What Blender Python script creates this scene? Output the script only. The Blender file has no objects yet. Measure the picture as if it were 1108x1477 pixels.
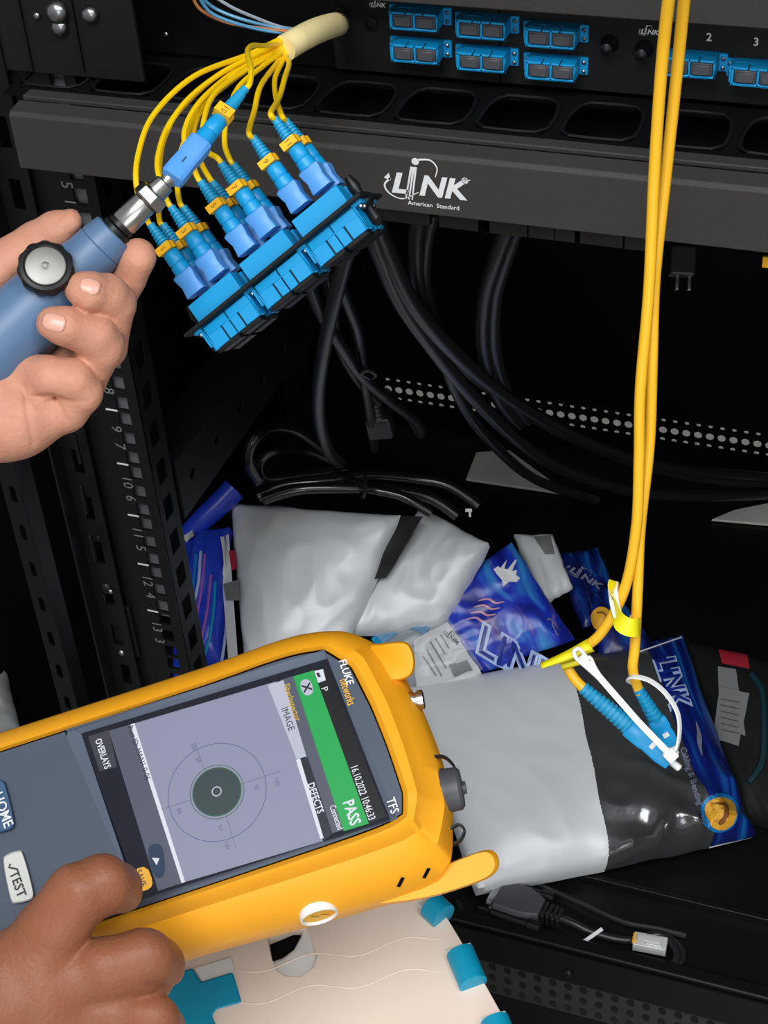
import bpy, bmesh, math, random
import numpy as np
from mathutils import Vector, Matrix, noise
from mathutils.bvhtree import BVHTree

scene = bpy.context.scene
COL = scene.collection
rnd = random.Random(7)

# ------------------------------------------------------------------ camera
W, H, F = 1108, 1477, 2300.0
CAMPOS = np.array([0.0, 0.0, 1.25])
nad = np.array([231, 2900, F]); nad = nad / np.linalg.norm(nad)
xl = np.array([-7631, -1508, F]); xl = xl / np.linalg.norm(xl)
ZW = -nad
XW = -xl; XW = XW - ZW * (XW @ ZW); XW = XW / np.linalg.norm(XW)
YW = np.cross(ZW, XW)
R = np.array([XW, YW, ZW])            # world = R @ camera (x right, y down, z forward)
cam_data = bpy.data.cameras.new('camera')
cam = bpy.data.objects.new('camera', cam_data); COL.objects.link(cam)
cam_data.sensor_fit = 'VERTICAL'; cam_data.sensor_height = 36.0; cam_data.sensor_width = 27.0
cam_data.lens = 36.0 * F / H
cam_data.clip_start = 0.02
_m = np.eye(4); _m[:3, 0] = R[:, 0]; _m[:3, 1] = -R[:, 1]; _m[:3, 2] = -R[:, 2]; _m[:3, 3] = CAMPOS
cam.matrix_world = Matrix(_m.tolist())
scene.camera = cam

# ------------------------------------------------------------------ world and light
world = bpy.data.worlds.new('room_light'); scene.world = world
world.use_nodes = True
world.node_tree.nodes['Background'].inputs[0].default_value = (0.93, 0.97, 1.0, 1)
world.node_tree.nodes['Background'].inputs[1].default_value = 0.32

def area(name, loc, target, size, power, color=(1, 1, 1)):
    l = bpy.data.lights.new(name, 'AREA'); l.energy = power; l.size = size; l.color = color
    l.shape = 'SQUARE'
    o = bpy.data.objects.new(name, l); COL.objects.link(o)
    o.location = loc
    o.rotation_euler = (Vector(target) - Vector(loc)).to_track_quat('-Z', 'Y').to_euler()
    return o
area('ceiling_panel_light', (-0.1, -0.9, 2.7), (-0.25, 0.75, 0.6), 1.1, 44, (0.97, 0.99, 1.0))
area('ceiling_panel_light_side', (1.1, -0.2, 2.6), (-0.2, 0.8, 0.5), 0.6, 16, (0.97, 0.99, 1.0))
area('low_fill_light', (0.5, -1.7, 1.05), (-0.2, 0.7, 0.75), 1.1, 13, (0.97, 0.99, 1.0))  # added low fill behind the camera to brighten the tester's lower flank
area('rear_fill_light', (-0.25, 1.72, 2.5), (-0.25, 1.95, 0.4), 0.4, 30, (1, 1, 1))  # added behind the rack to brighten the wall seen through the vents

scene.view_settings.view_transform = 'Standard'
scene.view_settings.look = 'None'
scene.view_settings.exposure = 0.0
scene.view_settings.gamma = 1.0
scene.view_settings.use_curve_mapping = False

# ------------------------------------------------------------------ materials
def lin(c):
    out = []
    for v in c:
        v = v / 255.0
        out.append(v / 12.92 if v <= 0.04045 else ((v + 0.055) / 1.055) ** 2.4)
    return tuple(out)

def mat(name, rgb, rough=0.5, metal=0.0, var=0.08, vscale=30.0, bump=0.0, bscale=200.0, spec=0.5,
        sss=0.0, emit=None, estr=0.0, alpha=1.0, coat=0.0, stretch=None):
    m = bpy.data.materials.new(name); m.use_nodes = True
    nt = m.node_tree; N = nt.nodes; L = nt.links
    b = N['Principled BSDF']
    c = lin(rgb)
    tc = N.new('ShaderNodeTexCoord')
    vec = tc.outputs['Object']
    if stretch:
        mp = N.new('ShaderNodeMapping'); mp.inputs['Scale'].default_value = stretch
        L.new(vec, mp.inputs[0]); vec = mp.outputs[0]
    if var > 0:
        n = N.new('ShaderNodeTexNoise'); n.inputs['Scale'].default_value = vscale; n.inputs['Detail'].default_value = 4
        L.new(vec, n.inputs['Vector'])
        r = N.new('ShaderNodeMix'); r.data_type = 'RGBA'
        r.inputs[6].default_value = tuple(max(0, x * (1 - var)) for x in c) + (1,)
        r.inputs[7].default_value = tuple(min(1, x * (1 + var)) for x in c) + (1,)
        L.new(n.outputs['Fac'], r.inputs[0]); L.new(r.outputs[2], b.inputs['Base Color'])
    else:
        b.inputs['Base Color'].default_value = c + (1,)
    b.inputs['Roughness'].default_value = rough
    b.inputs['Metallic'].default_value = metal
    b.inputs['Specular IOR Level'].default_value = spec
    if coat: b.inputs['Coat Weight'].default_value = coat; b.inputs['Coat Roughness'].default_value = 0.12
    if sss:
        b.inputs['Subsurface Weight'].default_value = sss
        b.inputs['Subsurface Radius'].default_value = (0.006, 0.002, 0.001)
        b.inputs['Subsurface Scale'].default_value = 1.0
    if emit is not None:
        b.inputs['Emission Color'].default_value = lin(emit) + (1,)
        b.inputs['Emission Strength'].default_value = estr
    if alpha < 1: b.inputs['Alpha'].default_value = alpha
    if bump > 0:
        n2 = N.new('ShaderNodeTexNoise'); n2.inputs['Scale'].default_value = bscale; n2.inputs['Detail'].default_value = 3
        L.new(vec, n2.inputs['Vector'])
        bp = N.new('ShaderNodeBump'); bp.inputs['Strength'].default_value = bump; bp.inputs['Distance'].default_value = 0.001
        L.new(n2.outputs['Fac'], bp.inputs['Height']); L.new(bp.outputs[0], b.inputs['Normal'])
    return m

M = {}
M['rack'] = mat('black_rack_paint', (14, 14, 15), 0.45, spec=0.3, bump=0.15, bscale=900)
M['deep'] = mat('black_panel_paint', (8, 8, 9), 0.7, spec=0.12)
M['cover'] = mat('dark_grey_cover_paint', (56, 54, 53), 0.55, spec=0.3, bump=0.25, bscale=1500)
M['black_plastic'] = mat('black_plastic', (17, 17, 18), 0.4, spec=0.35)
M['matte_black'] = mat('matte_black_plate', (21, 21, 22), 0.6, spec=0.25)
M['rubber'] = mat('black_cable_jacket', (36, 36, 38), 0.36, spec=0.55)
M['pink_print'] = mat('pink_print', (206, 150, 176), 0.4, var=0.2, vscale=90)
M['ink_dark'] = mat('dark_ink', (44, 44, 50), 0.6, var=0)
M['film_grey'] = mat('grey_backing_film', (150, 156, 164), 0.4, 0.1, var=0.12, vscale=20, bump=0.3, bscale=50)
M['gloss'] = mat('glossy_black_cord', (24, 24, 26), 0.2, spec=0.8)
M['hole_grey'] = mat('grey_rail_backing', (112, 112, 116), 0.6)
M['print'] = mat('white_print', (225, 226, 228), 0.6, var=0)
M['print_dim'] = mat('worn_white_print', (120, 120, 122), 0.6, var=0.2)
M['steel'] = mat('brushed_steel', (190, 188, 184), 0.28, 1.0, bump=0.05, bscale=400)
M['knobsteel'] = mat('satin_steel_knob', (150, 148, 144), 0.5, 0.7)
M['zinc'] = mat('zinc_bolt', (165, 165, 168), 0.3, 1.0)
M['cyan'] = mat('blue_adapter_plastic', (8, 148, 208), 0.42, var=0.06)
M['cyan_boot'] = mat('blue_boot_rubber', (14, 150, 198), 0.5, var=0.06)
M['grip'] = mat('light_blue_connector_plastic', (82, 152, 224), 0.42, var=0.05)
M['cap'] = mat('grey_dust_cap', (74, 75, 80), 0.45)
M['yellow_cable'] = mat('yellow_fibre_jacket', (246, 204, 14), 0.38, var=0.05)
M['amber_cable'] = mat('amber_fibre_jacket', (252, 190, 38), 0.38, var=0.05)
M['band'] = mat('amber_number_band', (248, 184, 22), 0.45, var=0.06)
M['ink'] = mat('brown_ink', (120, 84, 12), 0.6, var=0)
M['cream_tube'] = mat('cream_tape', (244, 224, 164), 0.45, var=0.12, vscale=80, bump=0.3, bscale=120)
M['probe'] = mat('blue_grey_probe_plastic', (84, 112, 146), 0.42, var=0.03)
M['skin_l'] = mat('skin_light_brown', (196, 139, 114), 0.55, var=0.18, vscale=70, bump=0.4, bscale=450, sss=0.06, spec=0.3)
M['skin_r'] = mat('skin_dark_brown', (142, 88, 62), 0.46, var=0.2, vscale=50, bump=0.4, bscale=420, sss=0.1, spec=0.3)
M['nail'] = mat('fingernail', (218, 162, 142), 0.3, var=0.05, spec=0.5)
M['tester'] = mat('amber_rubber_housing', (252, 172, 28), 0.45, var=0.03, bump=0.05, bscale=1200)
M['slate'] = mat('slate_bezel_plastic', (66, 77, 93), 0.4, var=0.04)
M['slate_lit'] = mat('slate_lit_plastic', (96, 106, 122), 0.42, var=0.04)  # lighter copy of the slate, paints light falling on the bezel walls
M['glass'] = mat('black_display_glass', (22, 23, 34), 0.15, var=0.2, emit=(20, 21, 32), estr=0.5)
M['key_blue'] = mat('navy_key', (52, 84, 118), 0.4)
M['key_white'] = mat('pale_key', (205, 205, 200), 0.45)
def screen(name, rgb, s=0.62):
    return mat(name, tuple(int(x * 0.35) for x in rgb), 0.25, var=0.0, emit=rgb, estr=s)
M['s_lav'] = screen('screen_lavender', (165, 168, 196))
M['s_grey'] = screen('screen_grey', (100, 104, 122))
M['s_btn'] = screen('screen_button_grey', (72, 74, 84))
M['s_white'] = screen('screen_white', (226, 230, 240), 0.85)
M['s_pale'] = screen('screen_pale', (200, 204, 222), 0.75)
M['s_dark'] = screen('screen_dark', (44, 46, 60))
M['s_green'] = screen('screen_green', (40, 184, 92), 0.72)
M['s_black'] = screen('screen_black', (26, 27, 32), 0.4)
M['s_blueb'] = screen('screen_navy', (42, 66, 98))
M['s_yel'] = screen('screen_amber', (250, 184, 60), 0.8)
M['s_gold'] = screen('screen_gold_text', (230, 190, 60), 0.7)
M['s_ring'] = screen('screen_violet_line', (112, 122, 176))
M['s_disc'] = screen('screen_dark_green_disc', (66, 82, 86))
M['s_gring'] = screen('screen_green_ring', (60, 110, 84))
M['s_ink'] = screen('screen_ink', (60, 62, 80))
M['s_tick'] = screen('screen_tick', (120, 124, 152))
M['cream'] = mat('cream_plastic', (238, 218, 202), 0.5, var=0.03, vscale=12, bump=0.12, bscale=160)
M['white_pl'] = mat('white_plastic', (232, 232, 230), 0.4, var=0.03)
M['teal'] = mat('teal_plastic', (10, 150, 186), 0.4, var=0.08)
M['silver'] = mat('silver_grey_film', (222, 225, 228), 0.42, 0.1, var=0.05, vscale=10, bump=0.2, bscale=40)
M['silver_dark'] = mat('smoky_silver_film', (112, 113, 116), 0.2, 0.7, var=0.25, vscale=18, bump=0.5, bscale=60)
M['clear'] = mat('clear_film', (200, 205, 212), 0.12, 0.0, var=0.1, alpha=0.14, bump=0.5, bscale=80)
M['paper'] = mat('white_paper_label', (222, 224, 226), 0.6, var=0.04)
M['paper_dim'] = mat('grey_paper_label', (120, 122, 122), 0.6, var=0.1)
M['bluecable'] = mat('blue_network_cable', (14, 150, 205), 0.4)
M['tagyellow'] = mat('lemon_tag', (240, 226, 20), 0.45, var=0.08)
M['tie'] = mat('white_nylon_tie', (238, 240, 240), 0.35, var=0.02)
M['floorgrey'] = mat('pale_grey_floor', (226, 226, 220), 0.5, var=0.2, vscale=25)
M['red'] = mat('red_print', (170, 36, 52), 0.5)
M['gold'] = mat('gold_disc_print', (230, 170, 50), 0.5, var=0.15, vscale=60)
M['goldink'] = mat('brown_emblem_ink', (130, 76, 30), 0.6, var=0)
M['magenta'] = mat('violet_cable', (150, 96, 190), 0.4)
M['clearplug'] = mat('translucent_plug', (206, 208, 206), 0.15, var=0.1, spec=0.7)
M['wallp'] = mat('pale_wall_paint', (225, 224, 220), 0.7, var=0.02)
M['floorp'] = mat('grey_floor_tile', (120, 119, 116), 0.5, var=0.08, vscale=6)
M['f_blue'] = mat('blue_bare_fibre', (84, 150, 190), 0.4)
M['f_orange'] = mat('orange_bare_fibre', (198, 128, 84), 0.4)
M['f_white'] = mat('white_bare_fibre', (150, 160, 170), 0.4)
M['dimprint'] = mat('dim_silver_print', (120, 126, 150), 0.5, var=0.3, vscale=120)

M['royal'] = mat('royal_blue_film', (38, 66, 200), 0.3, var=0.12)
M['print_blue'] = mat('pale_blue_print', (176, 196, 236), 0.4, var=0.15, vscale=90)
M['deep_blue'] = mat('deep_blue_print', (26, 46, 140), 0.35, var=0.1)
M['glow_blue'] = mat('sky_blue_print', (24, 128, 200), 0.35, var=0.2, vscale=90)
M['dark_teal'] = mat('dark_teal_cable', (18, 52, 60), 0.45)
def mat_nebula(name, base=(34, 58, 190), deep=(22, 34, 132), glow=(70, 170, 226), pink=(176, 140, 200), gain=1.0):
    """printed blue card: swirling blue and pale streaks (flat print, UV driven)"""
    m = bpy.data.materials.new(name); m.use_nodes = True
    nt = m.node_tree; N = nt.nodes; L = nt.links; b = N['Principled BSDF']
    tc = N.new('ShaderNodeTexCoord'); mp = N.new('ShaderNodeMapping')
    mp.inputs['Scale'].default_value = (1.9, 0.8, 1); mp.inputs['Rotation'].default_value = (0, 0, 0.5)
    L.new(tc.outputs['UV'], mp.inputs[0])
    n1 = N.new('ShaderNodeTexNoise'); n1.inputs['Scale'].default_value = 2.2; n1.inputs['Detail'].default_value = 4
    n1.inputs['Distortion'].default_value = 0.6
    n2 = N.new('ShaderNodeTexNoise'); n2.inputs['Scale'].default_value = 4.0; n2.inputs['Detail'].default_value = 3
    n2.inputs['Distortion'].default_value = 0.8
    L.new(mp.outputs[0], n1.inputs['Vector']); L.new(mp.outputs[0], n2.inputs['Vector'])
    cr = N.new('ShaderNodeValToRGB'); e = cr.color_ramp.elements
    e[0].position = 0.36; e[0].color = lin(deep) + (1,); e[1].position = 0.52; e[1].color = lin(base) + (1,)
    x = e.new(0.74); x.color = lin(glow) + (1,)
    L.new(n1.outputs['Fac'], cr.inputs[0])
    c2 = N.new('ShaderNodeValToRGB'); e2 = c2.color_ramp.elements
    e2[0].position = 0.62; e2[0].color = (0, 0, 0, 1); e2[1].position = 0.8; e2[1].color = (0.7, 0.7, 0.7, 1)
    L.new(n2.outputs['Fac'], c2.inputs[0])
    mx = N.new('ShaderNodeMix'); mx.data_type = 'RGBA'
    L.new(c2.outputs[0], mx.inputs[0]); L.new(cr.outputs[0], mx.inputs[6]); mx.inputs[7].default_value = lin(pink) + (1,)
    L.new(mx.outputs[2], b.inputs['Base Color'])
    b.inputs['Roughness'].default_value = 0.28
    return m
M['nebula'] = mat_nebula('blue_printed_card')
M['nebula_dim'] = mat_nebula('navy_printed_card', (16, 34, 110), (10, 16, 56), (30, 110, 180), (60, 60, 130))
M['nebula_front'] = mat_nebula('deep_blue_printed_card', (18, 38, 128), (12, 22, 84), (30, 120, 190), (24, 40, 130))

# ------------------------------------------------------------------ projection onto real planes
def ray(px, py):
    return R @ (np.array([px - W / 2, py - H / 2, F]) / F)
def P(px, py, d):
    return CAMPOS + ray(px, py) * d
def hitY(px, py, y):
    r = ray(px, py); return CAMPOS + r * ((y - CAMPOS[1]) / r[1])
def hitZ(px, py, z):
    r = ray(px, py); return CAMPOS + r * ((z - CAMPOS[2]) / r[2])
def hitX(px, py, x):
    r = ray(px, py); return CAMPOS + r * ((x - CAMPOS[0]) / r[0])
def unit(v):
    v = np.asarray(v, float); return v / np.linalg.norm(v)
class Plane:
    def __init__(self, origin, normal):
        self.o = np.asarray(origin, float); self.n = unit(normal)
    def hit(self, px, py, off=0.0):
        r = ray(px, py); o = self.o + self.n * off
        return CAMPOS + r * (((o - CAMPOS) @ self.n) / (r @ self.n))
CX, CY, CZ = R[:, 0], R[:, 1], R[:, 2]      # image right, image down, view direction

# ------------------------------------------------------------------ mesh building
class MB:
    def __init__(self):
        self.v = []; self.f = []
    def add(self, vs, fs):
        n = len(self.v)
        self.v.extend([tuple(float(c) for c in p) for p in vs])
        self.f.extend([tuple(i + n for i in f) for f in fs])
        return self
    def hexa(self, p):   # 8 points: 0-3 one end loop, 4-7 other end loop
        return self.add(p, [(3, 2, 1, 0), (4, 5, 6, 7), (0, 1, 5, 4), (1, 2, 6, 5), (2, 3, 7, 6), (3, 0, 4, 7)])
    def box(self, c, s, Fr=None):
        c = np.asarray(c, float); hx, hy, hz = s[0] / 2, s[1] / 2, s[2] / 2
        pts = [c + np.array(q) for q in [(-hx, -hy, -hz), (hx, -hy, -hz), (hx, hy, -hz), (-hx, hy, -hz),
                                         (-hx, -hy, hz), (hx, -hy, hz), (hx, hy, hz), (-hx, hy, hz)]]
        if Fr is not None: pts = [Fr.p(*q) for q in pts]
        return self.hexa(pts)
    def prism(self, bottom, top):
        n = len(bottom)
        return self.add(list(bottom) + list(top), [tuple(range(n - 1, -1, -1)), tuple(range(n, 2 * n))] +
                        [(i, (i + 1) % n, n + (i + 1) % n, n + i) for i in range(n)])
    def loft(self, loops, cap0=True, cap1=True):
        n = len(loops[0]); vs = [p for l in loops for p in l]; fs = []
        for k in range(len(loops) - 1):
            for i in range(n):
                j = (i + 1) % n
                fs.append((k * n + i, k * n + j, (k + 1) * n + j, (k + 1) * n + i))
        if cap0: fs.append(tuple(range(n - 1, -1, -1)))
        if cap1: fs.append(tuple((len(loops) - 1) * n + i for i in range(n)))
        return self.add(vs, fs)
    def tube(self, path, r, n=10, up=None):
        path = [np.asarray(p, float) for p in path]; m = len(path)
        rr = r if hasattr(r, '__len__') else [r] * m
        loops = []; prev = None
        for i in range(m):
            t = unit(path[min(i + 1, m - 1)] - path[max(i - 1, 0)])
            if prev is None:
                a = np.array([0, 0, 1.0]) if abs(t[2]) < 0.9 else np.array([1.0, 0, 0])
                if up is not None: a = np.asarray(up, float)
                prev = unit(a - t * (a @ t))
            else:
                prev = unit(prev - t * (prev @ t))
            b = np.cross(t, prev)
            loops.append([path[i] + rr[i] * (math.cos(2 * math.pi * k / n) * prev + math.sin(2 * math.pi * k / n) * b) for k in range(n)])
        return self.loft(loops)
    def ribbon(self, path, w, t, up):
        """flat strap along path: width w along 'up', thickness t"""
        path = [np.asarray(p, float) for p in path]; m = len(path); loops = []
        for i in range(m):
            tg = unit(path[min(i + 1, m - 1)] - path[max(i - 1, 0)])
            u = up[i] if isinstance(up, list) else up
            u = unit(np.asarray(u) - tg * (np.asarray(u) @ tg)); b = np.cross(tg, u)
            loops.append([path[i] + u * w / 2 + b * t / 2, path[i] - u * w / 2 + b * t / 2, path[i] - u * w / 2 - b * t / 2, path[i] + u * w / 2 - b * t / 2])
        return self.loft(loops)
    def lathe(self, prof, Fr, n=28, caps=True):
        """prof: (radius, y along frame y axis)"""
        loops = [[Fr.p(r * math.cos(2 * math.pi * k / n), y, r * math.sin(2 * math.pi * k / n)) for k in range(n)] for r, y in prof]
        return self.loft(loops, caps, caps)
class Frame:
    def __init__(self, o, x, y, z=None):
        self.o = np.asarray(o, float); self.y = unit(y)
        x = np.asarray(x, float); self.x = unit(x - self.y * (x @ self.y))
        self.z = np.cross(self.x, self.y)
    def p(self, a, b, c):
        return self.o + self.x * a + self.y * b + self.z * c
    def shifted(self, a, b, c):
        return Frame(self.p(a, b, c), self.x, self.y)
    def mtx(self):
        m = np.eye(4); m[:3, 0] = self.x; m[:3, 1] = self.y; m[:3, 2] = self.z; m[:3, 3] = self.o
        return Matrix(m.tolist())

ORG = {}; WM = {}
def tag(o, label=None, cat=None, group=None, kind=None):
    if label: o['label'] = label
    if cat: o['category'] = cat
    if group: o['group'] = group
    if kind: o['kind'] = kind
    return o
def thing(name, label, cat, loc, group=None):
    o = bpy.data.objects.new(name, None); COL.objects.link(o)
    o.empty_display_size = 0.02
    o.location = tuple(float(c) for c in loc); ORG[o.name] = np.asarray(loc, float); WM[o.name] = Matrix.Translation(o.location)
    return tag(o, label, cat, group)
def obj(name, mb, m, parent=None, label=None, bevel=0.0, seg=2, smooth=40, solid=0.0, uv=None, sub=0):
    vs = np.array(mb.v, float)
    if parent is not None: base = ORG[parent.name]
    else:
        lo = vs.min(0); hi = vs.max(0); base = np.array([(lo[0] + hi[0]) / 2, (lo[1] + hi[1]) / 2, lo[2]])
    org = vs.mean(0) if parent is not None else base
    me = bpy.data.meshes.new(name)
    me.from_pydata((vs - org).tolist(), [], mb.f); me.validate(); me.update()
    bm = bmesh.new(); bm.from_mesh(me)
    bmesh.ops.remove_doubles(bm, verts=bm.verts, dist=1e-6)
    if solid >= 0: bmesh.ops.recalc_face_normals(bm, faces=bm.faces)
    bm.to_mesh(me); bm.free()
    if smooth:
        for p in me.polygons: p.use_smooth = True
        me.set_sharp_from_angle(angle=math.radians(smooth))
    o = bpy.data.objects.new(name, me); COL.objects.link(o)
    if m is not None: me.materials.append(m)
    if parent is not None:
        o.parent = parent; o.matrix_local = WM[parent.name].inverted() @ Matrix.Translation(tuple(org))
    else: o.location = tuple(org)
    ORG[o.name] = org; WM[o.name] = Matrix.Translation(tuple(org))
    if solid: 
        s = o.modifiers.new('solid', 'SOLIDIFY'); s.thickness = abs(solid); s.offset = -1 if solid > 0 else 0
    if bevel:
        b = o.modifiers.new('bevel', 'BEVEL'); b.width = bevel; b.segments = seg; b.limit_method = 'ANGLE'; b.angle_limit = math.radians(35)
        b.harden_normals = True
    if sub:
        b = o.modifiers.new('sub', 'SUBSURF'); b.levels = sub; b.render_levels = sub
    if label: o['label'] = label
    return o
def inst(name, me, Fr, parent, label=None):
    """link a shared mesh, placed by a frame, under its thing"""
    o = bpy.data.objects.new(name, me); COL.objects.link(o)
    mm = Fr.mtx()
    if parent is not None:
        o.parent = parent
        o.matrix_local = WM[parent.name].inverted() @ mm
    else: o.matrix_local = mm
    WM[o.name] = mm
    ORG[o.name] = Fr.o.copy()
    if label: o['label'] = label
    return o
def shared(name, mb, m, smooth=40, bevel=0.0):
    me = bpy.data.meshes.new(name); me.from_pydata(mb.v, [], mb.f); me.validate()
    bm = bmesh.new(); bm.from_mesh(me)
    bmesh.ops.remove_doubles(bm, verts=bm.verts, dist=1e-6)
    bmesh.ops.recalc_face_normals(bm, faces=bm.faces)
    if bevel:
        es = [e for e in bm.edges if len(e.link_faces) == 2 and e.calc_face_angle(0) > math.radians(35)]
        bmesh.ops.bevel(bm, geom=es, offset=bevel, segments=1, affect='EDGES', clamp_overlap=True)
    bm.to_mesh(me); bm.free()
    for p in me.polygons: p.use_smooth = True
    me.set_sharp_from_angle(angle=math.radians(smooth))
    me.materials.append(m)
    return me

def catmull(pts, n=8, closed=False):
    pts = [np.asarray(p, float) for p in pts]; out = []; m = len(pts)
    rng = range(m) if closed else range(m - 1)
    for i in rng:
        if closed: a, b, c, d = pts[i - 1], pts[i], pts[(i + 1) % m], pts[(i + 2) % m]
        else: a, b, c, d = pts[max(i - 1, 0)], pts[i], pts[i + 1], pts[min(i + 2, m - 1)]
        for k in range(n):
            t = k / n
            out.append(0.5 * ((2 * b) + (-a + c) * t + (2 * a - 5 * b + 4 * c - d) * t * t + (-a + 3 * b - 3 * c + d) * t ** 3))
    if not closed: out.append(pts[-1])
    return out
def chaikin(pts, it=2, closed=True):
    pts = [np.asarray(p, float) for p in pts]
    for _ in range(it):
        q = []; m = len(pts)
        for i in range(m if closed else m - 1):
            a, b = pts[i], pts[(i + 1) % m]
            q += [0.75 * a + 0.25 * b, 0.25 * a + 0.75 * b]
        pts = q
    return pts

# ------------------------------------------------------------------ flat lettering
_cache = {}
def text2d(s, bold=0.0, shear=0.0, align='CENTER', res=2):
    key = (s, bold, shear, align, res)
    if key in _cache: return _cache[key]
    cu = bpy.data.curves.new('lettering', 'FONT'); cu.body = s; cu.size = 1.0
    cu.align_x = align; cu.align_y = 'CENTER'; cu.offset = bold; cu.shear = shear; cu.resolution_u = res
    o = bpy.data.objects.new('lettering', cu)
    me = bpy.data.meshes.new_from_object(o)
    v = [(p.co.x, p.co.y) for p in me.vertices]; f = [tuple(p.vertices) for p in me.polygons]
    bpy.data.objects.remove(o); bpy.data.curves.remove(cu); bpy.data.meshes.remove(me)
    _cache[key] = (v, f)
    return v, f
def flat(name, v2, f, mp, m, parent, label=None):
    mb = MB(); mb.add([mp(x, y) for x, y in v2], f)
    return obj(name, mb, m, parent, label, smooth=0, solid=-0.0)
def put_text(s, o, xd, yd, size, m, parent, bold=0.0, shear=0.0, align='CENTER', sx=1.0, name='lettering', label=None):
    o = np.asarray(o, float); xd = unit(xd); yd = unit(yd)
    v, f = text2d(s, bold, shear, align)
    return flat(name, v, f, lambda x, y: o + xd * x * size * sx + yd * y * size, m, parent, label)
def ribbon2d(pts, w):
    pts = [np.asarray(p, float) for p in pts]; v = []; f = []
    for i, p in enumerate(pts):
        t = unit(pts[min(i + 1, len(pts) - 1)] - pts[max(i - 1, 0)]); n = np.array([-t[1], t[0]])
        ww = w[i] if hasattr(w, '__len__') else w
        v += [tuple(p + n * ww / 2), tuple(p - n * ww / 2)]
        if i: f.append((2 * i - 2, 2 * i - 1, 2 * i + 1, 2 * i))
    return v, f
def disc2d(cx, cy, r, n=28, r0=0.0):
    v = []; f = []
    if r0 > 0:
        for k in range(n):
            a = 2 * math.pi * k / n
            v += [(cx + r * math.cos(a), cy + r * math.sin(a)), (cx + r0 * math.cos(a), cy + r0 * math.sin(a))]
        f = [(2 * k, 2 * ((k + 1) % n), 2 * ((k + 1) % n) + 1, 2 * k + 1) for k in range(n)]
    else:
        v = [(cx, cy)]
        for q in (.25, .5, .75, 1): v += [(cx + q * r * math.cos(2 * math.pi * k / n), cy + q * r * math.sin(2 * math.pi * k / n)) for k in range(n)]
        f = [(0, 1 + k, 1 + (k + 1) % n) for k in range(n)]
        for q in range(3): f += [(1 + q * n + k, 1 + q * n + n + k, 1 + q * n + n + (k + 1) % n, 1 + q * n + (k + 1) % n) for k in range(n)]
    return v, f
def merge2d(parts):
    V = []; Fa = []
    for v, f in parts:
        n = len(V); V += list(v); Fa += [tuple(i + n for i in q) for q in f]
    return V, Fa
def link_logo(full=True):
    """the rack maker's word mark: italic L, striped I with a dot and an orbit line, NK; about 1 wide, baseline 0"""
    parts = []
    def tx(s, x, y, size, bold, sx=1.0, shear=0.25):
        v, f = text2d(s, bold, shear, 'LEFT'); parts.append(([(x + a * size * sx, y + b * size) for a, b in v], f))
    tx('L', 0.04, 0.15, 0.40, 0.035, 1.15)
    tx('NK', 0.42, 0.15, 0.40, 0.035, 1.1)
    for k in range(3):      # striped I
        parts.append(ribbon2d([(0.24 + k * 0.045, -0.06), (0.345 + k * 0.03, 0.42)], [0.018, 0.03]))
    parts.append(disc2d(0.40, 0.50, 0.05))
    orb = catmull([(0.44, 0.53), (0.60, 0.54), (0.69, 0.44), (0.66, 0.30)], 6)
    parts.append(ribbon2d(orb, list(np.linspace(0.03, 0.012, len(orb)))))
    orb = catmull([(0.045, 0.22), (-0.04, 0.12), (0.02, 0.0), (0.2, -0.06), (0.42, 0.06)], 6)
    parts.append(ribbon2d(orb, list(np.linspace(0.03, 0.012, len(orb)))))
    parts.append(([(0.03, 0.30), (-0.045, 0.22), (0.05, 0.19)], [(0, 1, 2)]))
    if full:
        parts.append(disc2d(1.06, 0.30, 0.045, 20, 0.034))
        v, f = text2d('R', 0.0, 0.0); parts.append(([(1.06 + a * 0.055, 0.30 + b * 0.055) for a, b in v], f))
        v, f = text2d('American  Standard', 0.01, 0.0); parts.append(([(0.62 + a * 0.088, -0.11 + b * 0.088) for a, b in v], f))
    return merge2d(parts)
# ================================================================== setting
mb = MB(); mb.box((-0.25, 0.4, -0.01), (6, 6, 0.02)); tag(obj('floor', mb, M['floorp']), kind='structure')
mb = MB(); mb.box((-0.25, 2.05, 1.3), (6, 0.06, 2.6)); tag(obj('wall_back', mb, M['wallp']), kind='structure')

# ================================================================== rack
YC, YR, YP, YD, ZB = 0.685, 0.74, 0.775, 1.40, 0.20     # cover front, rail plane, plate plane, rear door, base deck
RACK = thing('equipment_rack', 'black steel equipment rack with numbered square-hole rails around the cables', 'rack', (-0.27, 1.0, 0.0))
XL, XR = -0.66, 0.16
mb = MB(); mb.box((XL - 0.012, 1.05, 0.85), (0.016, 0.72, 1.62)); obj('side_panel', mb, M['deep'], RACK)
mb = MB(); mb.box((XR + 0.012, 1.05, 0.85), (0.016, 0.72, 1.62)); obj('side_panel', mb, M['deep'], RACK)
mb = MB(); mb.box(((XL + XR) / 2, 1.05, 1.65), (XR - XL, 0.70, 0.016)); obj('roof_panel', mb, M['deep'], RACK)
mb = MB(); mb.box(((XL + XR) / 2, 1.075, ZB - 0.006), (XR - XL, 0.64, 0.012)); obj('base_deck', mb, M['rack'], RACK, bevel=0.001)

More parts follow.
